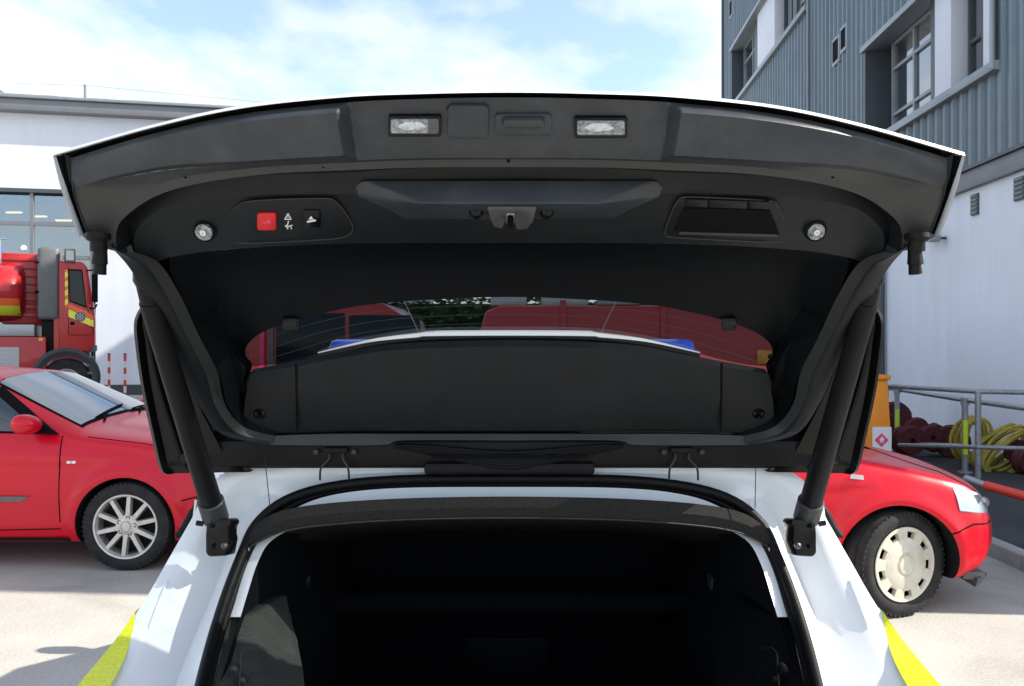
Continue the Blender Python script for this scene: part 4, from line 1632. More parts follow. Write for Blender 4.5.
# yellow reflective edges
for s_ in (-1, 1):
    O_ = [(136, 613, 1.432), (122, 634, 1.395), (104, 657, 1.35), (78, 688, 1.285), (28, 750, 1.18)]
    I_ = [(136, 620, 1.425), (132, 641, 1.388), (125, 662, 1.343), (110, 690, 1.28), (74, 750, 1.178)]
    mb = MB()
    up = Vector((0, -.005, .004))
    Q, T = side(O_, s_), side(I_, s_)
    mb.loft([[p + up + Vector((s_ * .002, .03, 0)) for p in Q], [p + up for p in Q], [p + up for p in T]])
    part('reflective_strip', mb, M['yellow'], pc)
    # strip on the flank behind it
    # quarter window rubber
    mb = MB()
    mb.tube(side([(199, 496, 1.60), (192, 512, 1.595), (184, 527, 1.59), (176, 538, 1.585)], s_), [.004] * 4 + [.007] * 8 + [.003], 8)
    part('window_rubber', mb, M['rubber'], pc)
    # pressed relief of the tail lamp housing and shut face
    mb = MB()
    mb.tube(side([(168, 580, 1.49), (158, 604, 1.45), (149, 628, 1.41)], s_), [.001, .0015, .002, .002, .002, .002, .002, .0015, .001], 8)
    part('pressing', mb, M['white'], body)
    mb = MB()
    mb.tube(side([(196, 500, 1.59), (190, 540, 1.555), (178, 552, 1.54), (176, 566, 1.53)], s_), .0025, 6)
    part('pressing', mb, M['white'], body)
    # side windows of the car
    mb = MB()
    def sw(y, t_):
        ks = sorted(SEC)
        for a, b in zip(ks[:-1], ks[1:]):
            if a <= y <= b:
                q = (y - a) / (b - a)
                A, B = SEC[a], SEC[b]
                g_ = lambda i, c_: A[i][c_] * (1 - q) + B[i][c_] * q
                # along points 3 -> 4 -> 5
                if t_ < .5:
                    u = t_ * 2
                    return Vector((s_ * (g_(3, 0) * (1 - u) + g_(4, 0) * u + .006) + XC * 1.6, y, g_(3, 1) * (1 - u) + g_(4, 1) * u))
                u = t_ * 2 - 1
                return Vector((s_ * (g_(4, 0) * (1 - u) + g_(5, 0) * u + .006) + XC * 1.6, y, g_(4, 1) * (1 - u) + g_(5, 1) * u))
    for (ya, yb, ta, tb) in ((1.80, 2.24, .25, .85), (2.30, 3.02, .12, .93), (3.08, 3.82, .12, .93)):
        rr = [[sw(ya + (yb - ya) * i / 8, ta + (tb - ta) * j / 6) for j in range(7)] for i in range(9)]
        mb = MB()
        mb.loft(rr)
        part('side_window', mb, M['car_glass'], pc)
    for yy in (1.95, 4.25):
        mb = tyre_mb(.33, .22, .23)
        mb.v = [p + Vector((s_ * .82, yy, .33)) for p in mb.v]
        w_ = part('wheel', mb, M['tyre'], pc)
        mb = MB()
        mb.lathe([(.23, -.10 if s_ < 0 else .10), (.21, -.09 if s_ < 0 else .09), (.06, -.07 if s_ < 0 else .07), (.05, -.11 if s_ < 0 else .11), (.001, -.115 if s_ < 0 else .115)], 'x', c=(s_ * .84, yy, .33), seg=30)
        part('rim', mb, M['alloy'], w_)
    mb = MB()
    rr = []
    for k, (dx, a_, b_) in enumerate(((.0, .02, .02), (.05, .06, .05), (.12, .09, .075), (.19, .085, .07), (.23, .05, .04))):
        rr.append([Vector((s_ * (.80 + dx), 4.12 + a_ * .6 * math.cos(q), 1.04 + b_ * math.sin(q))) for q in [2 * math.pi * i / 16 for i in range(16)]])
    mb.loft(rr, closed=True, cap=True)
    part('door_mirror', mb, M['white'], pc)
# windscreen
mb = MB()
rr = []
for i in range(9):
    y = 3.90 + .40 * i / 8
    t_ = (y - 3.85) / .5
    z = 1.43 + (1.03 - 1.43) * t_ + .008
    hw = .46 + .12 * t_
    rr.append([Vector((x * hw, y + .004, z - .02 * x * x)) for x in [k / 6 - 1 for k in range(13)]])
mb.loft(rr)
part('windscreen', mb, M['car_glass'], pc)
# roof light bar
mb = MB()
mb.bounds(-.40, .39, 2.5, 2.72, 1.53, 1.622)
lbr = part('light_bar', mb, M['grey'], pc, bevel=.02)
for s_ in (-1, 1):
    mb = MB()
    mb.bounds(s_ * .402, s_ * .575, 2.49, 2.73, 1.525, 1.632)
    part('blue_lens', mb, M['blue'], lbr, bevel=.025)
    mb = MB()
    mb.bounds(s_ * .36, s_ * .40, 2.55, 2.65, 1.44, 1.53)
    part('foot', mb, M['gap'], lbr)

# --- rubber seal, white inner flange, boot lining
SE = [(p[0] + (0 if i < 4 else -2), p[1] + 1, p[2] - .006) for i, p in enumerate(SEAL)]
mb = MB()
mb.tube(full(SE, 5), .0100, 12)
seal = part('rubber_seal', mb, M['rubber'], pc)
mb = MB()
SE2 = [(509, 484, 1.58), (400, 485, 1.58), (336, 491, 1.575), (293, 505, 1.565), (263, 528, 1.545), (247, 558, 1.51), (233, 594, 1.455), (218, 642, 1.375), (207, 689, 1.285), (194, 750, 1.175)]
mb.tube(full(SE2, 5), .0084, 12)
part('seal_lip', mb, M['rubber'], seal)
# white strip inside the opening, top and flanks
FI = [(509, 487, 1.56), (400, 488, 1.56), (338, 494, 1.555), (298, 507, 1.55), (266, 531, 1.54), (245, 560, 1.505), (232, 596, 1.455), (224, 617, 1.425)]
FI2 = [(509, 506, 1.535), (400, 507, 1.535), (344, 513, 1.53), (304, 524, 1.525), (272, 540, 1.52), (258, 562, 1.495), (248, 592, 1.45), (240.5, 617, 1.42)]
mb = MB()
mb.loft([full(FI, 5), full(FI2, 5)])
part('inner_flange', mb, M['white'], pc)
# lining: rings going forward from the opening
mb = MB()
LN0 = full([(p[0], p[1] - 1, p[2] + .004) for p in FI2] + [(229, 655, 1.36), (215, 700, 1.28), (203, 750, 1.175)][:3], 5)
def fwd(r, dy, k, dz=0):
    return [Vector((p.x * k, p.y + dy, p.z + dz)) for p in r]
LN1 = fwd(LN0, .08, .98, -.02)
LN2 = [Vector((p.x * .92, 2.05, min(p.z, 1.33) - .03)) for p in LN0]
LN3 = [Vector((p.x * .92, 2.45, p.z - .03)) for p in LN0]
# start the sides below the white flange a little further in
mb.loft([LN0, fwd(LN0, .12, .975, -.03), LN2, LN3])
low0 = [LN0[0], LN0[-1]]
for e, s_ in ((0, -1), (-1, 1)):
    a0 = [r[e] for r in (LN0, fwd(LN0, .12, .975, -.03), LN2, LN3)]
    mb.loft([a0, [Vector((p.x, p.y, .62)) for p in a0]])
mb.add([(-.62, 1.15, .62), (.62, 1.15, .62), (.62, 2.45, .62), (-.62, 2.45, .62)], [(0, 1, 2, 3)])
part('boot_lining', mb, M['carpet'], pc)
# rear seat back with a load hatch
mb = MB()
mb.bounds(-.60, .60, 2.16, 2.32, .62, 1.30)
sb = part('rear_seat_back', mb, M['carpet'], pc, bevel=.05)
mb = MB()
a, b = W(463, 637, 2.15), W(551, 720, 2.15)
mb.bounds(a.x, b.x, 2.148, 2.17, b.z, a.z)
part('load_hatch', mb, M['hollow'], sb, bevel=.010)
mb = MB()
mb.tube([W(285, 603, 1.95), W(745, 603, 1.95)], .028, 12)
part('roller_tube', mb, M['carpet'], pc)
for (px, s_) in ((297, -1), (721, 1)):
    mb = MB()
    c = W(px, 582, 1.80)
    mb.box(c, (.055, .04, .032))
    hk = part('shelf_hook', mb, M['trim_grey'], pc, bevel=.006)
# side trims inside the opening; the right one is coloured darker to imitate shade
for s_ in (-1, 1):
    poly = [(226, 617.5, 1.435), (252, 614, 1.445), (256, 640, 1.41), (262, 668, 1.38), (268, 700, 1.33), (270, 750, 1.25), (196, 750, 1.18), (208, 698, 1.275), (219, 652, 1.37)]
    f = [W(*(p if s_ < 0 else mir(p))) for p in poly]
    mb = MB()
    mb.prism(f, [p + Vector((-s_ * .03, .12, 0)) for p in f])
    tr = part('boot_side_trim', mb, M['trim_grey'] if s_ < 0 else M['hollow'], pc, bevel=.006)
    mb = MB()
    P = [(240, 690, 1.31), (242, 652, 1.355), (247, 647, 1.362), (258, 648, 1.372)]
    mb.tube([W(*(p if s_ < 0 else mir(p))) + Vector((0, -.004, 0)) for p in P], .0018, 6)
    part('trim_edge', mb, M['collar'] if s_ < 0 else M['gap'], tr)  # right edge darkened along with the painted shade of its trim
    for (px, py, d) in ((244, 679, 1.33), (236, 668, 1.335)):
        mb = MB()
        q = (px, py, d) if s_ < 0 else mir((px, py, d))
        mb.lathe([(.001, -.012), (.007, -.010), (.008, .004)], 'y', c=W(*q), seg=12)
        part('screw', mb, M['collar'] if s_ < 0 else M['gap'], tr)  # right screws share that painted shade
    # a grey lump of trim further in, blackened on the right to imitate shade
    poly = [(252, 632, 1.50), (272, 627, 1.55), (274, 640, 1.55), (262, 655, 1.50), (250, 668, 1.47)]
    f = [W(*(p if s_ < 0 else mir(p))) for p in poly]
    mb = MB()
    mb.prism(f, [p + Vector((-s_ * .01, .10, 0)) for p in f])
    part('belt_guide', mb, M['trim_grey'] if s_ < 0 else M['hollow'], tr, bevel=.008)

# --- parcel shelf hung by its two cords
ST = [(509, 496.5, 1.49), (400, 498.5, 1.495), (320, 504, 1.50), (278, 512, 1.505), (256, 525, 1.51), (247, 541, 1.515)]
SB = [(509, 517, 1.485), (400, 519, 1.49), (322, 524.5, 1.495), (282, 531, 1.50), (260, 540, 1.508), (246, 549, 1.515)]
mb = MB()
tr_, br_ = full(ST, 6), full(SB, 6)
mid_ = [(a + b) / 2 + Vector((0, -.006, 0)) for a, b in zip(tr_, br_)]
back_t = [Vector((p.x * .97, p.y + .55, p.z - .16)) for p in tr_]
back_b = [Vector((p.x * .97, p.y + .55, p.z - .15)) for p in br_]
mb.loft([back_t, tr_, mid_, br_, back_b])
shf = part('parcel_shelf', mb, M['fabric'], pc)
mb = MB()
mb.tube([p + Vector((0, -.003, -.001)) for p in br_], .0016, 6)
part('stitched_edge', mb, M['trim_grey'], shf)
for s_ in (-1, 1):
    mb = MB()
    P = [(261, 413, 1.525), (264, 450, 1.52), (270, 507, 1.49)]
    if s_ > 0:
        P = [(757, 413, 1.525), (756, 450, 1.52), (755, 508, 1.49)]
    mb.tube([W(*p) for p in P], .0009, 5)
    part('shelf_cord', mb, M['rubber'], pc)
    mb = MB()
    mb.lathe([(.001, -.006), (.006, -.004), (.006, .01)], 'y', c=W(*((247, 549, 1.51) if s_ < 0 else mir((247, 549, 1.51)))), seg=10)
    part('shelf_peg', mb, M['steel'], shf)


# --- the raised tailgate
NRM = Vector((0, -.72, -.69))                     # out of the tailgate's inner face
A_ = [(509, 92.5, .950), (420, 94, .955), (340, 97.5, .963), (240, 108.5, .982), (150, 128, 1.005), (53, 155.5, 1.040), (60, 185, 1.052), (70, 215, 1.07), (79, 237, 1.085)]
B_ = [(509, 97.5, .963), (420, 99, .968), (340, 103, .976), (240, 114.5, .996), (150, 134.5, 1.02), (71, 158, 1.055), (72.5, 187, 1.062), (80, 212, 1.078), (88, 233, 1.09)]
C_ = [(509, 158, 1.015), (420, 158, 1.017), (340, 161, 1.022), (262, 165, 1.03), (165, 170, 1.045), (75, 188, 1.064), (77, 200, 1.070), (83, 216, 1.08), (90, 234, 1.092)]
D2_ = [(509, 159.5, 1.030), (420, 160, 1.030), (340, 163, 1.034), (265, 167, 1.043), (190, 176, 1.056), (143, 191, 1.076), (114, 214, 1.090), (108, 232, 1.10), (111, 250, 1.112)]
E_ = [(509, 167, 1.036), (420, 167.5, 1.037), (340, 170.5, 1.041), (268, 174, 1.049), (196, 184, 1.062), (152, 198, 1.081), (123, 219, 1.095), (116, 235, 1.104), (118, 252, 1.116)]
F_ = [(509, 184, 1.092), (420, 188, 1.092), (340, 194, 1.098), (268, 195, 1.100), (208, 199, 1.106), (163, 208, 1.114), (140, 225, 1.124), (134, 240, 1.130), (136, 258, 1.138)]
G_ = [(509, 243, 1.180), (420, 243, 1.180), (340, 243.5, 1.180), (265, 247, 1.180), (210, 251, 1.182), (172, 257, 1.184), (160, 261, 1.182), (153, 264, 1.178), (146, 268, 1.170)]
skin = MB()
rA = full(A_, 6, 5)
o1 = [p + Vector((0, .002, .0042)) for p in rA]
o2 = [p + Vector((0, .06, .012)) for p in rA]
rG = full(G_, 6)
o3 = [p * 1.0 + Vector((p.x * .10, -.04, .12)) for p in rG]
skin.loft([rA, o1, o2, o3])
lipin = [p + Vector((0, .02, .0085)) for p in rA]
skin.loft([rA, lipin])
gate = part('tailgate', skin, M['white'], pc, angle=50, label='white outer skin of the raised tailgate')
T = gate
# wells between skin and trim, then lamp band with raised wings, ledge, step and inner panel
rB, rC = (full(q, 6, 5) for q in (B_, C_))
fB, fC = (full(q, 64, 5) for q in (B_, C_))
rD, rE, rF = (full(q, 6) for q in (D2_, E_, F_))
mb = MB()
mb.loft([lipin, [p + Vector((0, .015, .0)) for p in rB], rB])
part('edge_gap', mb, M['gloss_black'], T)
mb = MB()
rows = []
NR = 20
for j in range(NR + 1):
    t_ = j / NR
    row = []
    for a, b in zip(fB, fC):
        p = a.lerp(b, t_)
        px = 512 + FPX * p.x / p.y
        dx = abs(px - CX)
        edge = 151 + 9 * (1 - t_)
        r_ = max(0, min(1, (dx - edge) / 9))
        r_ *= max(0, min(1, t_ / .12)) * max(0, min(1, (1 - t_) / .07))
        bulge = math.sin(math.pi * t_) * .004
        p = p + NRM * bulge
        row.append(p - Vector((0, p.y, p.z - CAM_Z)).normalized() * (r_ * .027 * max(0, min(1, (430 - dx) / 200))))
    rows.append(row)
mb.loft(rows)
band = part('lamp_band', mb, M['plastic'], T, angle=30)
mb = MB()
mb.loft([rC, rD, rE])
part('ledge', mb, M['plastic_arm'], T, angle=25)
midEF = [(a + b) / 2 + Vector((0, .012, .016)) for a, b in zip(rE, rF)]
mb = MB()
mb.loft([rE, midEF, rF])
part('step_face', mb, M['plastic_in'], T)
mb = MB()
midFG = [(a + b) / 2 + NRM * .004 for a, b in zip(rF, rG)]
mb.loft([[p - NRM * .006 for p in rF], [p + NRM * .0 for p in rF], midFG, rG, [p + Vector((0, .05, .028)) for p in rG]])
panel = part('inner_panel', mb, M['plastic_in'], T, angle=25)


def dP(x, y):
    """depth of the inner panel (between step and crease)"""
    return 1.098 + (y - 194) * (1.180 - 1.098) / (243.5 - 194) + max(0, abs(x - CX) - 250) * .00004 - .004


def dB(x, y):
    """depth of the lamp band"""
    dx = (x - CX) / 457
    return .963 + .055 * (y - 97.5) / 60.5 + .075 * dx * dx * (1 - .5 * (y - 97.5) / 60.5) - .004


# dark hollow round the glass
GI = [(509, 243, 1.180), (420, 243, 1.180), (340, 243.5, 1.180), (265, 247, 1.180), (210, 251, 1.182), (170, 257, 1.184), (182, 299, 1.24), (200, 338, 1.31), (219, 374, 1.38), (227, 404, 1.445), (244, 427, 1.505), (275, 436, 1.53)]
H_ = [(509, 297, 1.33), (426, 300, 1.33), (366, 305, 1.335), (333, 311, 1.34), (295, 320, 1.355), (272, 328, 1.37), (258, 335, 1.39), (248, 344, 1.42), (245, 355, 1.46), (252, 366, 1.50), (246, 395, 1.525), (280, 433, 1.54)]
rGI, rH = full(GI, 5), full(H_, 5)
hol = MB()
m1 = [a.lerp(b, .33) + Vector((0, .02, .035)) for a, b in zip(rGI, rH)]
m2 = [a.lerp(b, .70) + Vector((0, .015, .022)) for a, b in zip(rGI, rH)]
hol.loft([rGI, m1, m2, rH])
part('window_surround', hol, M['hollow'], T, angle=60)
bkp = MB()
for s_ in (-1, 1):
    J_ = [(118, 246, 1.13), (134, 266, 1.17), (147, 290, 1.22), (167, 327, 1.29), (188, 371, 1.37), (203, 404, 1.44), (226, 436, 1.51)]
    K_ = [(160, 250, 1.18), (185, 262, 1.23), (198, 299, 1.28), (216, 338, 1.35), (233, 370, 1.415), (243, 404, 1.485), (262, 430, 1.55)]
    bkp.loft([[p + Vector((0, .035, .02)) for p in side(J_, s_, 5)], [p + Vector((0, .035, .01)) for p in side(K_, s_, 5)]])
    pl = [(190, 345), (243, 343), (247, 372), (262, 372), (262, 468), (190, 468)]
    f = [W(*(p if s_ < 0 else mir(p)), 1.572) for p in pl]
    bkp.prism(f, [p + Vector((0, .012, 0)) for p in f])
f = [W(262, 372, 1.572), W(756, 372, 1.572), W(756, 468, 1.572), W(262, 468, 1.572)]
bkp.prism(f, [p + Vector((0, .012, 0)) for p in f])
part('trim_backing', bkp, M['hollow'], T)
# side arms of the trim
for s_ in (-1, 1):
    J = [(110, 246, 1.100), (128, 266, 1.15), (143, 290, 1.20), (163, 327, 1.27), (184, 371, 1.35), (199, 404, 1.42), (222, 434, 1.49), (268, 445, 1.53)]
    I2 = [(135, 252, 1.122), (160, 264, 1.176), (182, 299, 1.24), (200, 338, 1.31), (217, 370, 1.375), (225, 404, 1.445), (244, 427, 1.505), (275, 436, 1.53)]
    q1, q2 = side(J, s_, 6), side(I2, s_, 6)
    md = [a.lerp(b, .55) + Vector((0, -.008, -.006)) for a, b in zip(q1, q2)]
    bk_ = [p + Vector((s_ * .004, .05, .03)) for p in q1]
    mb = MB()
    md2 = [a.lerp(b, .70) + Vector((0, -.007, -.005)) for a, b in zip(q1, q2)]
    mb.loft([bk_, q1, md, md2])
    part('side_arm', mb, M['plastic_in'], T, angle=40)
    mb = MB()
    mb.loft([md2, [a.lerp(b, .86) + Vector((0, -.003, -.002)) for a, b in zip(q1, q2)], q2])
    part('arm_lit_edge', mb, M['plastic_arm'], T, angle=40)  # lighter plastic paints the narrow lit strip along the arm
    # white skin strip along the arm's outside, under the corner
    mb = MB()
    S0 = [(123, 262, 1.165), (129, 269, 1.18), (135, 281, 1.21), (141, 300, 1.25)]
    a_ = side(S0, s_, 5)
    mb.loft([[p + Vector((0, .03, .01)) for p in a_], [p + Vector((s_ * .010, .035, .02)) for p in a_], [p + Vector((s_ * .004, .12, .08)) for p in a_]])
    part('skin_return', mb, M['white'], T)
# bottom bar of the trim, header panel below the glass
mb = MB()
tb = full([(509, 434, 1.535), (410, 434, 1.535), (330, 434, 1.535), (268, 436, 1.53)], 6)
bb = full([(509, 440.5, 1.53), (404, 440.5, 1.53), (378, 445, 1.53), (268, 445, 1.53)], 6)
mb.loft([[p + Vector((0, .04, 0)) for p in tb], tb, bb, [p + Vector((0, .06, 0)) for p in bb]])
part('bottom_bar', mb, M['plastic_arm'], T, angle=30)
HT = [(509, 340, 1.505), (400, 343.5, 1.505), (343, 352, 1.505), (298, 361, 1.50), (253, 369, 1.50)]
HB = [(509, 431, 1.545), (400, 431, 1.545), (343, 431.5, 1.545), (298, 433, 1.54), (243, 432, 1.53)]
rHT, rHB = full(HT, 6), full(HB, 6)
mb = MB()
mm_ = [a.lerp(b, .5) + Vector((0, -.018, 0)) for a, b in zip(rHT, rHB)]
ma_ = [a.lerp(b, .07) + Vector((0, -.012, 0)) for a, b in zip(rHT, rHB)]
mb.loft([[p + Vector((0, .035, .0)) for p in rHT], rHT, ma_, mm_, rHB, [p + Vector((0, .02, -.002)) for p in rHB]])
hd = part('header_panel', mb, M['plastic_in'], T, angle=35)
for s_ in (-1, 1):
    mb = MB()
    mb.tube([W(*(p if s_ < 0 else mir(p))) + Vector((0, -.012, 0)) for p in ((298, 363, 1.50), (298.5, 397, 1.515), (299, 430, 1.535))], .0022, 6)
    part('panel_joint', mb, M['gap'], T)
    mb = MB()
    mb.lathe([(.001, -.004), (.007, -.010), (.011, -.006), (.012, .006)], 'y', c=W(*((260, 413, 1.515) if s_ < 0 else mir((260, 413, 1.515)))), seg=16)
    part('cord_hook', mb, M['gloss_black'], T)
# glass
GT, GB = H_[:10], [(509, 332, 1.52), (450, 332.3, 1.52), (416, 334, 1.518), (370, 340, 1.514), (335, 348.5, 1.51), (314, 355, 1.508), (292, 360.5, 1.506), (275, 364, 1.504), (262, 365.5, 1.502), (252, 366.3, 1.501)]
a_, b_ = full(GT, 5), full(GB, 5)
mb = MB()
mb.loft([a_, b_])
gl = part('rear_glass', mb, M['tail_glass'], T)
for t_ in (.18, .45, .72):
    mb = MB()
    mb.tube([p.lerp(q, t_) + Vector((0, 0, -.001)) for p, q in zip(a_[4:-4], b_[4:-4])], .0004, 4)
    part('heater_wire', mb, M['trim_grey'], T)
for px in (404, 616):
    mb = MB()
    mb.tube([W(px, 301, 1.33), W(px + (15 if px < 509 else -15), 333, 1.50)], .0006, 4)
    part('heater_wire', mb, M['sill'], T)
for px in (290, 729):
    mb = MB()
    mb.box(W(px, 324, 1.352), (.025, .012, .022))
    part('heater_contact', mb, M['gloss_black'], T, bevel=.003)
# white roof spoiler beyond the glass, black plate under it
SPT = [(509, 331.5, 1.513), (430, 332.0, 1.513), (416, 333.5, 1.512), (370, 339.5, 1.508), (318, 352, 1.503)]
mb = MB()
sp = full(SPT, 6)
taper = [min(1.0, .25 + 3.0 * min(i, len(sp) - 1 - i) / len(sp)) for i in range(len(sp))]
lipb = [p + Vector((0, -.002, -.0075 * k)) for p, k in zip(sp, taper)]
mb.loft([[p + Vector((0, .006, -.002)) for p in lipb], lipb, [p + Vector((0, .003, .0)) for p in sp], [p + Vector((0, .09, .004)) for p in sp], [p + Vector((0, .12, -.10)) for p in sp], [Vector((p.x, 1.69, 1.47)) for p in sp]])
part('spoiler', mb, M['white'], T, angle=40)
mb = MB()
mb.loft([[p + Vector((0, .001, -.001)) for p in lipb], [p + Vector((0, .006, -.020)) for p in lipb], [Vector((p.x * 1.05, 1.56, 1.45)) for p in sp]])
part('spoiler_underside', mb, M['gloss_black'], T)
# black trough and wiring below the header
mb = MB()
q = [(168, 441, 1.555), (850, 441, 1.555), (850, 466.5, 1.560), (168, 466.5, 1.560)]
f = [W(*p) for p in q]
mb.prism(f, [p + Vector((0, .05, .0)) for p in f])
part('hinge_trough', mb, M['rubber'], T, bevel=.004)
for k in range(6):
    mb = MB()
    y0_ = 446 + k * 3.0
    P = [W(395 + k * 6, 446 + k * 1.2, 1.55), W(430 + k * 8, y0_ + 1, 1.548), W(509, y0_ + 7, 1.546), W(588 - k * 8, y0_ + 1, 1.548), W(623 - k * 6, 446 + k * 1.2, 1.55)]
    mb.tube(crom(P, 6), .0045, 8)
    part('wiring_loom', mb, M['rubber'], T)
mb = MB()
mb.bounds(-.17, .16, 1.545, 1.57, 1.365, 1.388)
part('loom_cover', mb, M['rubber'], T, bevel=.006)
mb = MB()
mb.box(W(509, 456, 1.545), (.30, .01, .006))
part('high_brake_lamp', mb, M['gap'], T)
for s_ in (-1, 1):
    for (x0, x1) in ((329, 321), (343, 348)):
        mb = MB()
        P = [(x0, 453, 1.552), (x0, 459, 1.548), (x1, 468, 1.55), (x1 - (1 if x1 < 340 else -1), 480, 1.56)]
        mb.tube(side(P, s_, 5), .0021, 8)
        part('hinge', mb, M['collar'], T)
    mb = MB()
    mb.box(W(*((336, 450, 1.55) if s_ < 0 else mir((336, 450, 1.55)))), (.045, .012, .010))
    part('hinge_plate', mb, M['rubber'], T, bevel=.002)
    for xx in (316, 354):
        mb = MB()
        mb.lathe([(.001, -.004), (.005, -.003), (.005, .006)], 'y', c=W(*((xx, 452, 1.55) if s_ < 0 else mir((xx, 452, 1.55)))), seg=10)
        part('screw', mb, M['collar'], T)
    # side fins
    fo = [(141, 306, 1.44), (134, 322, 1.45), (136, 352, 1.47), (142, 392, 1.50), (151, 434, 1.53), (159, 468, 1.555), (165, 474, 1.56)]
    fi = [(160, 300, 1.45), (166, 322, 1.46), (176, 352, 1.48), (192, 392, 1.51), (212, 432, 1.54), (230, 462, 1.565), (250, 472, 1.57)]
    q1, q2 = side(fo, s_, 5), side(fi, s_, 5)
    mb = MB()
    mb.loft([[p + Vector((s_ * -.004, .06, .0)) for p in q1], q1, [p + Vector((-s_ * .008, -.006, 0)) for p in q1], [p + Vector((-s_ * .016, .008, 0)) for p in q1], q2, [p + Vector((0, .05, 0)) for p in q2]])
    fin = part('side_fin', mb, M['gloss_black'], T, angle=30)
    mb = MB()
    for t_ in (.38, .62):
        mb.tube([p.lerp(q_, t_) + Vector((0, -.004, 0)) for p, q_ in list(zip(q1, q2))[3:-3]], .0045, 8)
    part('fin_rib', mb, M['rubber'], T)
    mb = MB()
    c = W(*((184, 458, 1.545) if s_ < 0 else mir((184, 458, 1.545))))
    mb.lathe([(.001, -.004), (.008, -.004), (.011, -.001), (.011, .015)], 'y', c=c, seg=16)
    part('fin_bolt', mb, M['gloss_black'], T)
    # rubber buffers hanging from the corners
    bx = (98, 238, 1.085) if s_ < 0 else (917, 238, 1.085)
    top = W(*bx)
    mb = MB()
    mb.tube([top + Vector((0, 0, .006)), top, top + Vector((-s_ * .0, 0, -.004))], [.0160, .0165, .013], 16)
    mb.tube([top, top + Vector((.001 * s_, .004, -.016)), top + Vector((-.001 * s_, .004, -.018)), top + Vector((s_ * .001, .006, -.034)), top + Vector((s_ * .0, .006, -.036)), top + Vector((s_ * .002, .008, -.048))], [.0105, .0115, .0090, .0105, .0080, .0088], 14)
    part('rubber_buffer', mb, M['rubber'], T)
    # corner cheek between skin edge and lamp band
    mb = MB()
    E0_ = [(53.5, 156, 1.042), (60, 185, 1.054), (70, 215, 1.072), (79, 236.5, 1.087)]
    E1_ = [(71, 158, 1.06), (72.5, 187, 1.067), (80, 212, 1.083), (88, 233, 1.095)]
    a2, b2 = side(E0_, s_, 4), side(E1_, s_, 4)
    mb.loft([a2, [p.lerp(q_, .5) + Vector((0, .03, .01)) for p, q_ in zip(a2, b2)], b2])
    part('corner_cheek', mb, M['plastic_in'], T)
    # underside of the corner block
    mb = MB()
    mb.loft([side([(88, 233, 1.092), (92, 237, 1.10), (100, 240, 1.105), (111, 250, 1.113)], s_, 4), side([(82, 236, 1.10), (93, 242, 1.12), (102, 246, 1.13), (110, 250, 1.135)], s_, 4)])
    part('corner_underside', mb, M['plastic_in'], T)

# --- fittings on the lamp band
def fit(nm, poly, df, front, back, m, s_=-1, bevel=0.0, parent=None, lab=None):
    return part(nm, pxprism(poly, df, front, back, s=s_), M[m], parent or T, bevel=bevel, label=lab)


for (x0, x1, y0, y1) in ((388, 441, 116.5, 137), (574.5, 627.5, 118, 138.5)):
    lp = fit('plate_lamp', rrect(x0, y0, x1, y1, 2), dB, .006, .010, 'gloss_black', bevel=.0012)
    fit('reflector', rrect(x0 + 3, y0 + 3, x1 - (13 if x0 < 500 else 3), y1 - 4, 2), dB, .0075, .0, 'lamp_back')
    xm = (x0 + x1) / 2 - (3 if x0 < 500 else 2)
    fit('bulb_housing', [(xm - 16, (y0 + y1) / 2), (xm - 6, y0 + 5.5), (xm + 8, y0 + 5.5), (xm + 16, (y0 + y1) / 2), (xm + 8, y1 - 6), (xm - 6, y1 - 6)], dB, .0105, .0, 'chrome', bevel=.0015)
    fit('bulb', rrect(xm - 2.5, y0 + 6.5, xm + 2.5, y1 - 7, 1.5), dB, .0125, .0, 'marking')  # plain white colour stands in for the bulb's bright glint
    fit('lens', rrect(x0 + 2.5, y0 + 2.5, x1 - 2.5, y1 - 3, 2), dB, .0145, -.0135, 'lens')
fit('blanking_cover', rrect(447.5, 106, 488.5, 139, 5), dB, .0050, .006, 'plastic', bevel=.0014)
for pl in (rrect(446.5, 105, 489.5, 140, 5.5), rrect(494, 113.5, 552.5, 137, 4.5), rrect(386.5, 115, 442.5, 138.5, 2), rrect(573, 116.5, 629, 140, 2)):
    mb = MB()
    mb.tube([W(x, y, dB(x, y) + .004 - .001) for x, y in pl + pl[:1]], .0013, 6)
    part('fitting_seam', mb, M['gap'], T)
gp = fit('release_grip', rrect(495, 114.5, 551.5, 136, 4), dB, .0050, .006, 'plastic', bevel=.0012)
fit('grip_bar', rrect(502, 120.5, 545, 129.5, 4.3, 6), dB, .015, .003, 'plastic', bevel=.0032)
for (px, py) in ((508.5, 160.5), (186, 175), (662, 164.5), (826, 174.5), (440, 161), (578, 161)):
    pass
for (px, py, m_) in ((508.5, 160, 'gap'), (186, 176, 'gap'), (832, 176, 'gap'), (324, 166, 'gap'), (693, 165, 'gap')):
    mb = MB()
    dd = 1.033 + abs(px - CX) ** 2 * 2.6e-7
    mb.lathe([(.001, -.0035), (.0022, -.0035), (.0028, .004)], 'y', c=W(px, py + 1, dd), seg=10)
    part('fixing_hole', mb, M[m_], T)

# --- latch housing
def onP(x, y, up=0.0):
    return W(x, y, dP(x, y) - up / .83)


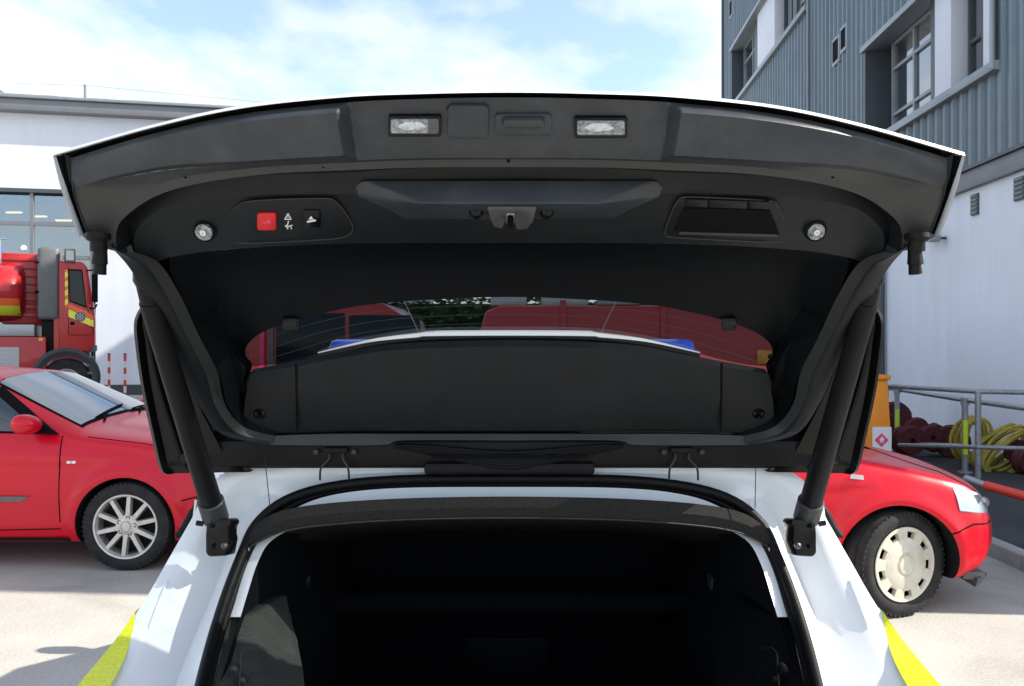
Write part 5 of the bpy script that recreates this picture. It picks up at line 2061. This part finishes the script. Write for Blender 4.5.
hs = MB()
back = [(362, 181), (656, 181), (669, 194), (637, 220.5), (382, 220.5), (349, 194)]
ridge = [(419, 203.5), (600, 203.5)]
topi = [(372, 184), (646, 184)]
v = [onP(*p, -.008) for p in back] + [onP(*p, .034) for p in ridge] + [onP(412, 218, .004), onP(607, 218, .004)]
f = [(0, 1, 7, 6), (1, 2, 7), (0, 6, 5), (2, 3, 9, 7), (5, 6, 8, 4), (6, 7, 9, 8), (8, 9, 3, 4)]
hs.add(v, f)
lh = part('latch_housing', hs, M['plastic'], T, bevel=.004, seg=3)
lt = fit('latch', [(487, 207), (537, 207), (533, 222), (527, 229.5), (517, 230), (515, 224), (515, 214), (506, 214), (504, 224), (502, 229), (494, 227), (490, 219)], dP, .030, -.010, 'latch', bevel=.0018)
fit('catch', rrect(505, 213.5, 516, 224, 2), dP, .018, .0, 'steel', bevel=.001)
fit('catch_slot', rrect(507.5, 217, 513.5, 228, 2), dP, .022, .0, 'gap')
fit('latch_bracket', rrect(505, 202, 537, 208, 1.5), dP, .027, -.01, 'gloss_black', bevel=.001)
for px in (476, 547):
    mb = MB()
    mb.lathe([(.001, -.004), (.007, -.003), (.0095, .001), (.010, .008)], 'y', c=onP(px, 211, .020), seg=18)
    part('bolt', mb, M['gloss_black'], T)

# --- button panel
pp = [(226.5, 229), (229, 216), (236, 207), (249, 201.5), (290, 199), (325, 198.5), (333, 200), (341, 207), (351, 222), (352.5, 230), (348, 235), (336, 238.5), (290, 241.5), (243, 243), (230, 239)]
bpn = fit('button_panel', pp, dP, .004, .004, 'plastic_in', bevel=.0008)
rim_ = MB()
rim_.tube([onP(x, y, .0042) for x, y in crom([Vector((a, b, 0)) for a, b in pp + pp[:1]], 4) and [(q[0], q[1]) for q in crom([(a, b, 0) for a, b in pp + pp[:1]], 4)]], .0009, 6)
part('panel_rim', rim_, M['plastic_arm'], T)
fit('close_button', rrect(257, 213.5, 276, 230.5, 2.2), dP, .0085, .0, 'button_red', bevel=.0014, lab='red tailgate closing button')
mk = fit('car_symbol', [(263, 222.5), (265.5, 221.5), (269, 219.5), (271, 222), (271, 223.5), (263, 223.5)], dP, .0091, -.0080, 'pink')
fit('lock_button', rrect(302.5, 210.5, 320.5, 228, 2.2), dP, .007, .0, 'gloss_black', bevel=.0012, lab='black button with a white symbol')
for poly in ([(311, 216), (313.5, 219.5), (308.5, 219.5)], [(307, 221), (315.5, 219.5), (316, 221.2), (307, 222.8)]):
    fit('lock_symbol', poly, dP, .0076, -.0068, 'marking')
# warning triangle, and a hand-over-lid pictogram
tri = MB()
for a, b in (((288, 213.5), (284.8, 219.3)), ((284.8, 219.3), (291.2, 219.3)), ((291.2, 219.3), (288, 213.5))):
    tri.tube([onP(*a, .0046), onP(*b, .0046)], .0008, 5)
tri.tube([onP(288, 215.8, .0046), onP(288, 218, .0046)], .0007, 5)
part('warning_symbol', tri, M['marking'], T)
pic = MB()
for a, b in (((288.5, 221.3), (287.5, 225)), ((287.5, 225), (285.2, 226)), ((286, 227), (290, 226)), ((290, 226), (292.5, 225.2)), ((288, 227.5), (287.5, 229)), ((290.8, 226.3), (291.5, 228.8))):
    pic.tube([onP(*a, .0046), onP(*b, .0046)], .0009, 5)
part('hand_symbol', pic, M['marking'], T)

# --- pull handle recess at the right
ho = [(665, 232), (668, 222), (674, 207), (679, 200), (686, 197), (730, 198.5), (768, 201), (777, 204), (784, 220), (786.5, 232), (784, 239), (776, 242), (730, 240.5), (676, 237.5), (667, 236)]
hp = fit('handle_surround', ho, dP, .004, .004, 'plastic_in', bevel=.001)
rim_ = MB()
rim_.tube([onP(q[0], q[1], .0042) for q in crom([(a, b, 0) for a, b in ho + ho[:1]], 4)], .0010, 6)
part('panel_rim', rim_, M['plastic_arm'], T)
fit('handle_hollow', [(q[0], q[1]) for q in crom([(a, b, 0) for a, b in [(676, 229), (683, 211), (688, 208.5), (730, 209), (766, 210.5), (771, 213), (778, 231), (776, 234), (730, 233), (680, 231.5), (676, 229)]], 4)[:-1]], dP, .0068, -.0035, 'gap')
for (a, b) in ((686, 708), (709, 747.5), (748.5, 770)):
    fit('handle_segment', [(a, 199.5 + (a - 686) * .03), (b, 199.5 + (b - 686) * .03), (b, 207.5 + (b - 686) * .03), (a, 207.5 + (a - 686) * .03)], dP, .009, .0, 'plastic_in', bevel=.002)
fit('handle_lip', [(680, 232), (776, 234.5), (778, 237), (679, 234.5)], dP, .0085, -.002, 'plastic_arm')

# --- round lamps
for (px, py) in ((205, 231), (815, 230.5)):
    q_ = Matrix.Rotation(R(28), 3, 'X')
    c = W(px, py, dP(px, py) - .014)
    mb = MB()
    mb.lathe([(.0150, .022), (.0158, -.003), (.0148, -.006), (.0135, -.004), (.0135, .004)], 'y', c=c, seg=28, rot=q_)
    rl = part('boot_lamp', mb, M['plastic_in'], T)
    mb = MB()
    mb.lathe([(.0138, -.003), (.012, -.0065), (.006, -.0075), (.001, -.0075)], 'y', c=c, seg=28, rot=q_)
    part('boot_lamp_lens', mb, M['lamp_back'], T)
    mb = MB()
    mb.lathe([(.0045, -.0090), (.0030, -.0100), (.001, -.0100)], 'y', c=c, seg=14, rot=q_)
    part('bulb', mb, M['marking'], T)

# --- struts
for s_ in (-1, 1):
    t0, t1 = ((145, 285, 1.215), (214, 512, 1.495)) if s_ < 0 else ((872, 285, 1.215), (808, 512, 1.495))
    a, b = W(*t0), W(*t1)
    dirv = (b - a).normalized()
    mb = MB()
    mb.tube([a, a + dirv * .03, a + dirv * .03, b - dirv * .05, b], [.013, .0148, .0165, .0198, .0205], 20)
    st = part('strut', mb, M['rubber'], pc)
    mb = MB()
    mb.tube([b - dirv * .030, b - dirv * .028, b + dirv * .016, b + dirv * .018], [.0215, .0238, .0238, .020], 20)
    part('collar', mb, M['collar'], st)
    mb = MB()
    mb.tube([a - dirv * .035, a - dirv * .012, a + dirv * .004], [.009, .015, .012], 12)
    mb.tube([a - dirv * .02 + Vector((0, -.012, 0)), a - dirv * .02 + Vector((-s_ * .03, .03, .02))], .010, 10)
    part('ball_joint', mb, M['gloss_black'], st)
    pb = [(206, 521), (219, 519), (229, 519), (231, 523), (228, 528), (228, 535), (229, 540), (226, 556), (208, 557), (205, 553), (205, 535)]
    f = [W(*( (x, y) if s_ < 0 else (1022 - x, y)), 1.478 + .0 * y) + Vector((0, 0, 0)) for x, y in pb]
    mb = MB()
    mb.prism(f, [p + Vector((-s_ * .008, .030, -.004)) for p in f])
    br = part('bracket', mb, M['gloss_black'], st, bevel=.004)
    for (x, y, r_) in ((224, 546, .006), (212, 547, .004), (211, 526, .004)):
        mb = MB()
        c = W(*((x, y) if s_ < 0 else (1022 - x, y)), 1.474)
        mb.lathe([(.001, -.004), (r_ * .6, -.004), (r_, -.001), (r_, .008)], 'y', c=c, seg=14)
        part('bolt', mb, M['latch'] if y == 546 else M['gloss_black'], st)
    mb = MB()
    c = W(*((203, 524) if s_ < 0 else (1022 - 203, 524)), 1.49)
    mb.tube([c, c + Vector((s_ * .012, 0, .002))], .005, 8)
    part('pin', mb, M['gloss_black'], st)
